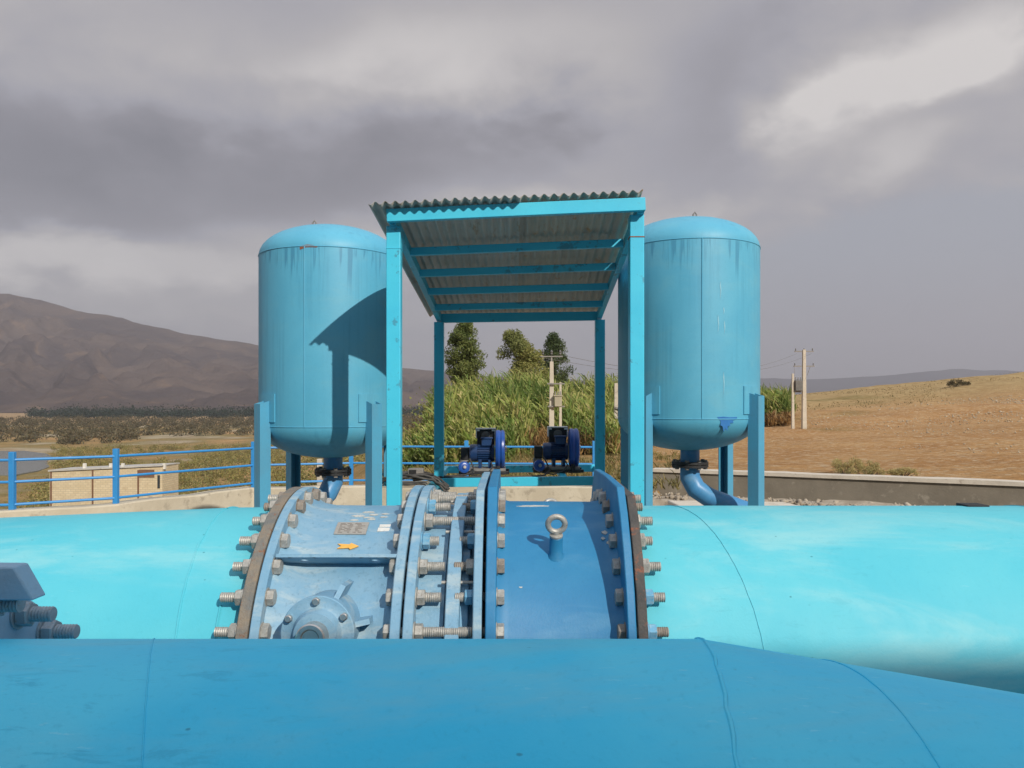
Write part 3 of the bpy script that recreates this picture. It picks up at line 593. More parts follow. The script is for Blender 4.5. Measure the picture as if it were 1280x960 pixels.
solo('concrete_wall', wall_run(lw, 0.26, TOPW, FLOOR-0.1), M['concrete'], (-2, 12.7, FLOOR), 'pale sunlit concrete pit wall carrying the blue railing', 'wall', bevel=0.02)
t = thing('concrete_wall', (5, 14.4, FLOOR), 'dark grey concrete wall with pale top below the brown field', 'wall')
rw = resample([(2.75, 15.5), (5, 14.5), (8.4, 12.7), (15, 9.2)], 0.5)
part('wall_face', wall_run(rw, 0.30, -1.335, FLOOR-0.2), M['concrete_dark'], t)
part('coping', wall_run([(x-0.02, y-0.03) for x, y in rw], 0.36, -1.27, -1.333), M['coping'], t)
# rubble and slab at the foot of the dark wall
C = []
for i in range(1500):
    s_ = random.random(); x, y = rw[0][0]+s_*7.2-0.3, np.interp(rw[0][0]+s_*7.2, [2.75, 8.4, 15], [15.5, 12.7, 9.2])-0.55-random.random()*0.8
    C.append((x, y, FLOOR+0.16+0.13*random.random()))
V, Q = stones(np.array(C), 0.045, 0.8); stuff('rubble', V, Q, M['rubble'], 'broken stones and rubble heaped along the foot of the dark wall', 'rubble')
rb = MB(); a = resample([(2.2, 14.4), (5, 13.45), (8.4, 11.7), (11, 10.3)], 0.25)
vs = []; k = len(a)
for x, y in a:
    for dy, z in ((-0.55, FLOOR-0.05), (-0.3, FLOOR+0.24), (0.25, FLOOR+0.30), (0.6, FLOOR+0.05)): vs.append((x+random.uniform(-.03,.03), y+dy+random.uniform(-.06,.06), z+random.uniform(-.04,.04)))
rb.addvf(vs, [(i*4+c, i*4+c+1, i*4+5+c, i*4+4+c) for i in range(k-1) for c in range(3)])
tag(part('earth_bank', rb, M['rubble']), label='low strip of rough mortar and earth along the dark wall', cat='bank', kind='structure')
sl = MB(); sl.prism([(2.6, 11.2, FLOOR), (4.6, 11.0, FLOOR), (4.3, 12.5, FLOOR), (2.5, 12.7, FLOOR)], (0, 0, 0.40))
solo('concrete_slab', sl, M['coping'], (3.6, 12, FLOOR), 'flat pale concrete slab behind the right tank legs', 'slab', bevel=0.02)
cp = MB(); cp.box((-1.30, 7.5, FLOOR), (-0.86, 8.25, -0.80)); solo('concrete_block', cp, M['concrete'], (-1.05, 7.9, FLOOR), 'concrete block carrying the black cables beside the left post', 'block', bevel=0.015)

# ------------------------------------------------------------------ railing
rl = thing('railing', (-2, 12.8, TOPW), 'bright blue three bar steel railing on the pale concrete wall', 'railing')
posts = [(-10.2, 8.95), (-8.3, 9.25), ((15.5-CX)/F*9.7, 9.7), ((145-CX)/F*10.4, 10.4), ((317-CX)/F*12.35, 12.35), ((439-CX)/F*12.8, 12.8), ((583-CX)/F*12.7, 12.7), ((743-CX)/F*12.6, 12.6)]
for x, y in posts:
    mb = MB(); mb.box((x-.032, y-.032, TOPW-0.12), (x+.032, y+.032, TOPW+0.72)); part('post', mb, M['rail'], rl, bevel=0.004)
for h in (0.62, 0.35, 0.07):
    mb = MB()
    for (x0, y0), (x1, y1) in zip(posts[:-1], posts[1:]): mb.tube([(x0, y0-0.01, TOPW+h+0.002), (x1, y1-0.01, TOPW+h)], 0.0175, 10)
    part('rail', mb, M['rail'], rl)
mb = MB(); mb.box((-3.37, 13.6, -2.0), (-3.29, 13.68, -0.95)); solo('marker_post', mb, M['pole'], (-3.33, 13.64, -2.0), 'short pale marker post behind the railing under the left tank', 'post', bevel=0.006)

# ------------------------------------------------------------------ pipes and valves
AY, AZ = 3.24, -1.058; RP, RF, RB = 0.635, 0.714, 0.676
Xax = (1, 0, 0)
def shell_x(x0, x1, r, n=96, ay=AY, az=AZ, th=0.02, mb=None):
    mb = mb or MB(); mb.rev([(0, r-th), (0, r), (x1-x0, r), (x1-x0, r-th), (0, r-th)], (x0, ay, az), Xax, n); return mb
def disc_x(x0, x1, r, rin, n=128, ay=AY, az=AZ, mb=None):
    mb = mb or MB(); L = x1-x0; c = min(0.003, L*0.2)
    mb.rev([(0, rin), (0, r-c), (c, r), (L-c, r), (L, r-c), (L, rin), (0, rin)], (x0, ay, az), Xax, n); return mb
def weld_ring(x, r, ay=AY, az=AZ, slant=0.0, mb=None, rad=0.006):
    mb = mb or MB(); pts = []
    for i in range(141):
        a = 2*math.pi*i/140; jit = random.uniform(-.0015, .0015)
        pts.append((x - slant*math.sin(a)+jit, ay+r*math.sin(a), az+r*math.cos(a)))
    # sin(a)<0 is the camera side
    return mb.tube([(p[0], p[1], p[2]) for p in pts], rad, 6, False)
# --- mitred pipes
def pipe_run(axis_pts, r, n=96):
    """thin-walled pipe along a polyline with mitred joints"""
    pts = [Vector(p) for p in axis_pts]; k = len(pts); mb = MB(); vs = []
    for i in range(k):
        t0 = (pts[i]-pts[i-1]).normalized() if i else (pts[1]-pts[0]).normalized()
        t1 = (pts[i+1]-pts[i]).normalized() if i < k-1 else t0
        nrm = (t0+t1).normalized(); t = t0; up = Vector((0,0,1)); sd = t.cross(up).normalized(); u = sd.cross(t).normalized()
        for j in range(n):
            a = 2*math.pi*j/n; o_ = (u*math.cos(a) - sd*math.sin(a))*r     # a>0 turns towards the far side
            vs.append(pts[i] + o_ - t*(o_.dot(nrm)/t.dot(nrm)))
    fs = [(i*n+j, i*n+(j+1)%n, (i+1)*n+(j+1)%n, (i+1)*n+j) for i in range(k-1) for j in range(n)]
    return mb.addvf(vs, fs), vs, n
def ring_weld(vs, n, i, parent, mat, rad=0.006, name='weld_seam', r_out=1.0):
    ring = [Vector(v) for v in vs[i*n:(i+1)*n]]; c = sum(ring, Vector())/n
    mb = MB(); mb.tube([c+(p-c)*r_out+Vector((random.uniform(-.002,.002), 0, 0)) for p in ring+ring[:1]], [rad*random.uniform(.8,1.25) for _ in range(n+1)], 6, False); return part(name, mb, mat, parent)

# bolt meshes, all along +x with the head at x<0 and the nut side at x>0
def hexprism(mb, x0, x1, af):
    r = af/math.sqrt(3); c = 0.003
    for (a, b_, ra, rb_) in ((x0, x1, r, r),):
        mb.rev([(0, 1e-5), (0, r-c), (c, r), (b_-a-c, r), (b_-a, r-c), (b_-a, 1e-5)], (a, 0, 0), Xax, 6)
    return mb
def thread(mb, x0, x1, r, n=14):
    k = max(2, int((x1-x0)/0.0035)); prof = [(0, 1e-5)]
    for i in range(k): prof.append(((x1-x0)*i/(k-1), r if i % 2 else r*0.88))
    prof.append((x1-x0, 1e-5)); return mb.rev(prof, (x0, 0, 0), Xax, n)
def mesh_of(mb, name, mat, smooth=25): return mb.mesh(name, mat, (0,0,0), smooth)
BOLT = {}
def bolt_mesh(grip, end, mat='steel'):
    key = ('b', round(grip, 3), round(end, 3), mat)
    if key not in BOLT:
        mb = MB(); hexprism(mb, -0.025, 0.0, 0.050); mb.rev([(0, 1e-5), (0, 0.033), (0.005, 0.033), (0.005, 1e-5)], (-0.001, 0, 0), Xax, 20); thread(mb, 0.0, grip+0.03+end, 0.0175); BOLT[key] = mesh_of(mb, 'bolt', M[mat])
    return BOLT[key]
def nut_mesh(mat='steel'):
    key = ('n', mat)
    if key not in BOLT:
        mb = MB(); hexprism(mb, 0.004, 0.031, 0.050); mb.rev([(0, 0.018), (0, 0.034), (0.004, 0.034), (0.004, 0.018), (0, 0.018)], (0, 0, 0), Xax, 20); BOLT[key] = mesh_of(mb, 'nut', M[mat])
    return BOLT[key]
PHI = [4+10*i for i in range(-4, 11)]                    # degrees from the top, towards the camera
def onring(x, phi, r=RB, ay=AY, az=AZ): return Vector((x, ay-r*math.sin(R(phi)), az+r*math.cos(R(phi))))
def put_bolt(parent, xh, xn, phi, end, flip=False, mats=('steel','steel'), rb=RB, ay=AY, az=AZ, name='bolt'):
    """head against xh, nut against xn; flip puts the head on the right"""
    mats = tuple('steel_rust' if m_ == 'steel' and random.random() < 0.2 else m_ for m_ in mats); g = abs(xn-xh); spin = R(phi+random.uniform(-25, 25)); p = onring(xh, phi, rb, ay, az)
    rot = (spin, 0, 0) if not flip else (spin, 0, math.pi)
    b_ = inst(name, bolt_mesh(g, end+random.choice((-.014, -.006, 0, .008)), mats[0]), parent, p, rot)
    n_ = bpy.data.objects.new('nut', nut_mesh(mats[1])); COL.objects.link(n_); n_.parent = b_; n_.location = (g, 0, 0); n_.rotation_euler = (random.uniform(0, 1), 0, 0)
    return b_

# 1. left pipe with its rusty flange
pl = thing('water_pipe', (-2.0, AY, AZ-RP), 'large light cyan water pipe running left from the valve', 'pipe')
mb, vs, n = pipe_run([(-0.905, AY, AZ-0.005), (-1.16, AY, AZ-0.008), (-3.2, AY-0.19, AZ-0.075), (-6.0, AY-0.46, AZ-0.17)], RP); part('pipe_body', mb, M['pipe'], pl, smooth=180)
ring_weld(vs, n, 1, pl, M['pipe'], 0.005)
part('flange', disc_x(-0.911, -0.872, RF, RP-0.03), M['rustring'], pl, label='rusty flange edge with flaking paint')
mb = MB(); mb.tube([onring(-1.005, 55+i*2.2, RP+0.001) for i in range(9)], 0.004, 6); part('weld_bead', mb, M['pipe'], pl)

# 2. butterfly valve
vb = thing('butterfly_valve', (-0.62, AY, AZ-RF), 'pale blue cast butterfly valve with bearing housing and orange arrow sticker', 'valve')
mb = MB(); mb.rev([(-0.865, RP-0.05), (-0.865, 0.69), (-0.80, 0.648), (-0.74, 0.637), (-0.50, 0.635), (-0.45, 0.640), (-0.405, 0.665), (-0.405, RP-0.05)], (0, AY, AZ), Xax, 128); part('valve_body', mb, M['valve'], vb)
part('gasket', disc_x(-0.872, -0.866, RF-0.02, RP-0.03), M['gap'], vb)
part('flange', disc_x(-0.866, -0.835, RF, RP-0.02), M['valve'], vb); part('flange', disc_x(-0.404, -0.371, RF+0.006, RP-0.02), M['valve'], vb)
for ph in PHI: put_bolt(vb, -0.835, -0.911, ph, 0.036+0.012*random.random(), True)
# stiffening lug plate with two lifting holes
def holed_plate(x0, x1, h, th, holes, hr, O, ex, ey):
    """plate spanned by ex (length) and ey (height) from O, with round holes"""
    O, ex, ey = Vector(O), Vector(ex).normalized(), Vector(ey).normalized(); ez = ex.cross(ey); N = 16; mb = MB(); cuts = []
    xs = [x0]
    for c in holes: xs += [c-h/2, c+h/2]
    xs.append(x1)
    def W(x, y, z): return O+ex*x+ey*y+ez*z
    for z in (0, th):
        for i in range(0, len(xs)-1, 2): mb.addvf([W(xs[i],0,z), W(xs[i+1],0,z), W(xs[i+1],h,z), W(xs[i],h,z)], [(0,1,2,3)])
        for c in holes:
            sq = []; ci = []
            for k in range(N):
                a = 2*math.pi*(k+0.5)/N+math.pi/4*0; dx, dy = math.cos(a), math.sin(a); m_ = max(abs(dx), abs(dy)); sq.append(W(c+dx/m_*h/2, h/2+dy/m_*h/2, z)); ci.append(W(c+dx*hr, h/2+dy*hr, z))
            mb.addvf(sq+ci, [(k, (k+1)%N, N+(k+1)%N, N+k) for k in range(N)])
    for c in holes:
        ci = [W(c+math.cos(2*math.pi*(k+.5)/N)*hr, h/2+math.sin(2*math.pi*(k+.5)/N)*hr, z) for z in (0, th) for k in range(N)]
        mb.addvf(ci, [(k, (k+1)%N, N+(k+1)%N, N+k) for k in range(N)])
    for a, b_ in (((x0,0),(x1,0)), ((x1,0),(x1,h)), ((x1,h),(x0,h)), ((x0,h),(x0,0))):
        mb.addvf([W(*a,0), W(*b_,0), W(*b_,th), W(*a,th)], [(0,1,2,3)])
    return mb
ph = R(39); root = onring(0, 39, 0.630); dirp = Vector((0, -math.sin(R(63)), math.cos(R(63))))
part('lug_plate', holed_plate(-0.825, -0.398, 0.096, 0.012, [-0.735, -0.485], 0.019, (0, root.y, root.z), Xax, dirp), M['valve'], vb, label='horizontal stiffening plate with two lifting holes')
# bearing housing
bc = Vector((-0.628, 2.565, -0.742)); ax = Vector((0, -1, 0.10)).normalized()
mb = MB(); mb.rev([(-0.30, 0.112), (0.0, 0.112), (0.0, 0.119), (0.022, 0.119), (0.025, 0.116), (0.025, 0.088), (0.030, 0.080), (0.060, 0.068), (0.062, 0.045), (0.062, 0.03)], bc, ax, 56)
bh = part('bearing_housing', mb, M['valve'], vb, label='round bearing housing with a bolted cover')
mb = MB(); mb.rev([(0.03, 0.046), (0.118, 0.046), (0.122, 0.042), (0.122, 0.030), (0.116, 0.026), (0.116, 1e-5)], bc, ax, 36); part('shaft', mb, M['shaft'], bh)
uu = Vector((0,0,1)); uu = (uu-ax*uu.dot(ax)).normalized(); rr = ax.cross(uu)
bm_small = MB(); hexprism(bm_small, 0.0, 0.014, 0.022); bm_small.rev([(0,1e-5),(0,0.0115),(0.019,0.0115),(0.021,0.009),(0.021,1e-5)], (0,0,0), Xax, 14); BS = mesh_of(bm_small, 'cover_bolt', M['shaft'])
for k in range(6):
    a = R(2+60*k); p = bc + ax*0.025 + (uu*math.cos(a)+rr*math.sin(a))*0.103
    o = inst('cover_bolt', BS, bh, p); o.rotation_euler = ax.to_track_quat('X', 'Z').to_euler()
for a0, ln in ((0.42, 0.055), (1.42, 0.055)):
    dv = uu*math.cos(a0)+rr*-math.sin(a0)*-1 if False else uu*math.cos(a0)-rr*math.sin(a0)*1.0
    q = ax.cross(dv).normalized()*0.009; p0 = bc+dv*0.100; p1 = bc+dv*(0.100+ln)
    mb = MB(); mb.prism([p0-q-ax*0.03, p1-q-ax*0.06, p1-q-ax*0.2, p0-q-ax*0.2], q*2); part('gusset', mb, M['valve'], bh)
# nameplate, label, arrow: thin pieces bent to the body
def bent(x0, x1, p0, p1, r, mb=None, n=6, skew=0.0):
    mb = mb or MB(); vs = []
    for i in range(n+1):
        ph_ = p0+(p1-p0)*i/n
        for x in (x0, x1): vs.append(onring(x+skew*i/n, ph_, r))
        for x in (x0, x1): vs.append(onring(x+skew*i/n, ph_, r-0.004))
    fs = []
    for i in range(n):
        a, c = i*4, i*4+4; fs += [(a, a+1, c+1, c), (a+2, c+2, c+3, a+3), (a, c, c+2, a+2), (a+1, a+3, c+3, c+1)]
    fs += [(0, 2, 3, 1), (n*4, n*4+1, n*4+3, n*4+2)]; return mb.addvf(vs, fs)
npl = part('nameplate', bent(-0.668, -0.548, 19.4, 26.8, 0.6405), M['plate'], vb, label='scratched metal nameplate')
mb = MB()
for i in range(8):
    y0 = 20.3+i*0.78; xs_ = -0.655
    while xs_ < -0.57:
        ln = random.uniform(0.008, 0.028); bent(xs_, min(xs_+ln, -0.556), y0, y0+0.27, 0.6411, mb, 1); xs_ += ln+random.uniform(0.006, 0.02)
part('lettering', mb, M['ink'], npl)
part('label_sticker', bent(-0.505, -0.452, 20.6, 22.3, 0.6385), M['sticker'], vb); part('label_sticker', bent(-0.508, -0.456, 22.8, 24.9, 0.6385), M['sticker'], vb)
def flat_patch(outline, r, th=0.003):
    """outline in (x, phi) laid on the round body"""
    top = [onring(x, p, r) for x, p in outline]; bot = [onring(x, p, r-th) for x, p in outline]; n = len(top); mb = MB()
    c = sum(top, Vector())/n
    vs = top+bot+[c]; return mb.addvf(vs, [(i, (i+1)%n, 2*n) for i in range(n)]+[(i, n+i, n+(i+1)%n, (i+1)%n) for i in range(n)])
part('arrow_sticker', flat_patch([(-0.642,32.0),(-0.626,33.1),(-0.640,34.2),(-0.592,33.9),(-0.592,34.6),(-0.562,33.1),(-0.592,31.6),(-0.592,32.3)], 0.6415), M['orange'], vb, label='orange direction arrow sticker')
def rough_outline(cx, cp, rx, rp, n=22, j=0.35):
    return [(cx+rx*math.cos(2*math.pi*i/n)*(1+random.uniform(-j, j)), cp+rp*math.sin(2*math.pi*i/n)*(1+random.uniform(-j, j))) for i in range(n)]
for c in ((-0.60, 13.5, 0.024, 0.9), (-0.545, 12.5, 0.016, 0.7), (-0.50, 11.5, 0.014, 0.6), (-0.57, 9.5, 0.022, 0.6), (-0.61, 17.3, 0.016, 0.5), (-0.545, 16.5, 0.014, 0.5), (-0.56, 15.0, 0.02, 0.5), (-0.50, 14.5, 0.015, 0.5)):
    part('flaked_paint', flat_patch(rough_outline(*c), 0.6378, 0.002), M['bare'], vb)

# 3. dismantling joint: two flanges, sliding sleeve, gland ring, tie rods
dj = thing('dismantling_joint', (-0.22, AY, AZ-RF), 'pale blue dismantling joint with long threaded tie rods', 'pipe joint')
part('gasket', disc_x(-0.371, -0.361, RF-0.03, RP), M['gap'], dj)
part('flange', disc_x(-0.361, -0.328, RF+0.006, RP-0.02), M['valve'], dj)
mb = shell_x(-0.33, -0.235, 0.640); shell_x(-0.235, -0.1, 0.622, mb=mb); part('sleeve', mb, M['valve'], dj)
part('gland_ring', disc_x(-0.226, -0.178, 0.688, 0.60), M['valve'], dj)
mb = disc_x(-0.180, -0.150, 0.652, 0.60); part('seal_collar', mb, M['valve'], dj)
def shoulder(x0, x1, rin, k=1.0):
    """flange plate with a flat top and sloping shoulders, round below"""
    o_ = [(0.0, 0.765*k), (-0.385*k, 0.758*k), (-0.475*k, 0.672*k), (-0.56*k, 0.558*k), (-0.630*k, 0.430*k), (-0.682*k, 0.28*k), (-0.708*k, 0.12*k), (-0.716*k, -0.02)]
    half = o_ + [(-0.714*math.cos(R(a)), -0.714*math.sin(R(a))) for a in range(8, 91, 6)]
    full = half + [(-y, z) for y, z in half[::-1][1:-1]]
    n = len(full); vs = []
    for x in (x0, x1):
        vs += [(x, AY+y, AZ+z) for y, z in full]
        vs += [(x, AY+y*rin/math.hypot(y, z), AZ+z*rin/math.hypot(y, z)) for y, z in full]
    fs = []
    for i in range(n):
        j = (i+1) % n; fs += [(i, n+i, n+j, j), (2*n+i, 2*n+j, 3*n+j, 3*n+i), (i, j, 2*n+j, 2*n+i), (n+i, 3*n+i, 3*n+j, n+j)]
    return MB().addvf(vs, fs)
part('flange', shoulder(-0.130, -0.100, 0.60, 0.985), M['valve'], dj, bevel=0.004, smooth=20)
for i, ph in enumerate(PHI):
    if ph % 40 == 24 or ph == 4 or ph in (-16,):    # long tie rods
        put_bolt(dj, -0.404, -0.130, ph, 0.02, False, name='tie_rod')
        o = inst('nut', nut_mesh(), dj, onring(-0.328, ph), (random.random(), 0, 0))
    else:
        blue = ph in (14, 34)
        put_bolt(dj, -0.404, -0.328, ph, 0.045+0.02*random.random(), False, ('steel', 'steel_blue' if blue else 'steel'))
        put_bolt(dj, -0.051, -0.130, ph, 0.030+0.02*random.random(), True, ('steel', 'steel_blue' if ph in (14, 34, 54) else 'steel'))
for ph in PHI:
    if ph % 40 == 24 or ph == 4 or ph == -16: put_bolt(dj, -0.051, -0.100, ph, 0.01, True)
for ph in (-7, 6, 29, 49, 69, 89): 
    mb = MB(); mb.tube([onring(-0.245, ph, 0.668), onring(-0.130, ph, 0.668)], 0.006, 8); part('gland_stud', mb, M['steel'], dj)

# 4. flanged spool with eyebolts
sp_ = thing('spool_pipe', (0.16, AY, AZ-RF), 'darker blue flanged spool piece with two lifting eyebolts', 'pipe')
part('gasket', disc_x(-0.100, -0.088, 0.68, 0.60), M['gap'], sp_)
part('flange', shoulder(-0.088, -0.053, 0.60), M['spool'], sp_, bevel=0.004, smooth=20)
mb = MB(); mb.rev([(-0.054, 0.60), (-0.054, 0.672), (-0.035, 0.660), (-0.01, 0.654), (0.33, 0.652), (0.355, 0.657), (0.378, 0.672), (0.378, 0.60)], (0, AY, AZ), Xax, 128); part('spool_body', mb, M['spool'], sp_)
part('flange', shoulder(0.378, 0.407, 0.60), M['spool'], sp_, bevel=0.004, smooth=20)
for ph in PHI: put_bolt(sp_, 0.378, 0.450, ph, 0.036+0.012*random.random(), False, ('steel', 'steel_blue' if ph in (54, 64) else 'steel'))
def eyebolt(x, ph):
    base = onring(x, ph, 0.640); dv = Vector((0, -math.sin(R(ph)), math.cos(R(ph)))); dv = (dv*0.5+Vector((0, 0, 1))*0.5).normalized() if ph > 0 else dv
    mb = MB(); mb.rev([(-0.02, 0.040), (0.004, 0.034), (0.02, 0.0245), (0.082, 0.0235), (0.085, 0.021), (0.085, 1e-5)], base, dv, 28); bs = part('boss', mb, M['spool'], sp_)
    mb = MB(); mb.rev([(0.086, 1e-5), (0.086, 0.024), (0.092, 0.024), (0.096, 0.014), (0.108, 0.012)], base, dv, 24)
    c = base+dv*0.133; sx = Vector((1, 0, 0)); mb.tube([c+(sx*math.cos(a)+dv*math.sin(a))*0.030 for a in [2*math.pi*i/28 for i in range(29)]], 0.0105, 12, False); part('eyebolt', mb, M['steel'], sp_)
eyebolt(0.158, 38); eyebolt(0.185, -42)
for c in ((0.09, 7.0, 0.05, 0.7), (0.05, 7.6, 0.03, 0.5), (0.345, 28, 0.010, 0.9), (0.335, 31, 0.006, 0.7), (0.352, 33, 0.006, 0.6), (0.03, 50, 0.006, 0.25)):
    part('flaked_paint', flat_patch(rough_outline(*c), 0.6575 if c[0] > 0.3 else 0.6555, 0.004), M['bare'], sp_)

# 5. right pipe with dark rusty flange
pr = thing('water_pipe', (2.5, AY, AZ-RP), 'large light cyan water pipe running right with a dark rusty flange', 'pipe')
mb, vs, n = pipe_run([(0.445, AY, AZ), (0.70, AY, AZ), (3.4, AY-0.005, AZ), (7.5, AY-0.02, AZ)], RP); part('pipe_body', mb, M['pipe'], pr, smooth=180)
part('weld_seam', weld_ring(0.685, RP+0.001, slant=0.175, rad=0.0014), M['pipe'], pr); part('weld_seam', weld_ring(2.12, RP+0.001, slant=0.1, rad=0.0014), M['pipe'], pr)
part('flange', shoulder(0.417, 0.450, 0.60, 0.955), M['rustdark'], pr, bevel=0.003, smooth=20, label='dark flange edge with red rust')
mb = MB(); mb.box((1.875, 3.24, AZ+RP-0.02), (1.965, 3.33, AZ+RP+0.006)); part('hatch', mb, M['gap'], pr, label='small dark rectangular hatch', bevel=0.003)

# 6. foreground pipe, mitred towards the camera on the right
fy, fz, fr = 1.45, -1.058, 0.60; th = R(13); al = R(6.2); xc = 0.335
pf = thing('water_pipe', (0, fy, fz-fr), 'mid blue water pipe in front with mitred bend and welded seams', 'pipe')
dirv = Vector((math.cos(th)*math.cos(al), -math.sin(th)*math.cos(al), -math.sin(al))); cpt = Vector((xc, fy, fz))
mb, vs, n = pipe_run([(-6, fy, fz), (-1.17, fy, fz), cpt, cpt+dirv*3.4], fr, 120); part('pipe_body', mb, M['pipe_front'], pf, smooth=180)
ring_weld(vs, n, 2, pf, M['pipe_front'], 0.0036)
def slant_seam(c, d, r, slope, rad, k=160):
    """weld where a slanting plane meets the pipe: along-axis shift = slope * sideways offset"""
    c, d = Vector(c), Vector(d).normalized(); u = Vector((0,0,1)); u = (u-d*u.dot(d)).normalized(); s_ = d.cross(u); mb = MB(); pts = []
    for i in range(k+1):
        a = 2*math.pi*i/k; o_ = (s_*math.cos(a)+u*math.sin(a))*(r+0.0005); pts.append(c+o_+d*(slope*o_.y+random.uniform(-.0006,.0006)))
    return mb.tube(pts, rad, 6, False)
part('weld_seam', slant_seam((-0.665, fy, fz), (1, 0, 0), fr, -0.415, 0.0013), M['pipe_front'], pf)
part('weld_seam', slant_seam(cpt+dirv*0.235, dirv, fr, -0.26, 0.0017), M['pipe_front'], pf)
fl_ = part('flange', disc_x(-1.165, -1.118, RF, 0.58, ay=fy, az=fz), M['greyflange'], pf, label='weathered grey flange')
part('flange', disc_x(-1.225, -1.172, RF, 0.58, ay=fy, az=fz), M['greyflange'], pf, label='weathered grey flange')
for k in range(-7, 8): put_bolt(pf, -1.225, -1.118, k*10+0, 0.055, False, ('steel_grey', 'steel_grey'), rb=0.672, ay=fy, az=fz)
mb = MB(); poly = [P(-120, 708, 1.64), P(17, 709, 1.64), P(41, 751, 1.64), P(-120, 751, 1.64)]; mb.prism(poly, (0, 0.05, 0)); part('lug_plate', mb, M['greyflange'], pf, bevel=0.004, label='grey lifting lug standing on the flange')
# pipe saddles that carry the three runs
def saddle(x, ay, az, r, label):
    mb = MB(); mb.prism([(x-0.16, ay-0.55, FLOOR), (x-0.16, ay+0.55, FLOOR), (x-0.16, ay+0.45, az-0.30*r/0.6), (x-0.16, ay+0.38, az-0.50*r/0.6)] + [(x-0.16, ay+(r+0.003)*math.sin(a), az-(r+0.003)*math.cos(a)) for a in [R(36-6*i) for i in range(13)]] + [(x-0.16, ay-0.38, az-0.50*r/0.6), (x-0.16, ay-0.45, az-0.30*r/0.6)], (0.32, 0, 0))
    solo('pipe_saddle', mb, M['concrete'], (x, ay, FLOOR), label, 'pipe support')
saddle(-1.7, AY-0.045, AZ-0.03, RP, 'concrete saddle under the left cyan pipe'); saddle(1.5, AY, AZ, RP, 'concrete saddle under the right cyan pipe'); saddle(-0.3, fy, fz, fr, 'concrete saddle under the front pipe')
saddle(-0.62+0.0, AY, AZ, 0.645, 'concrete saddle under the butterfly valve')

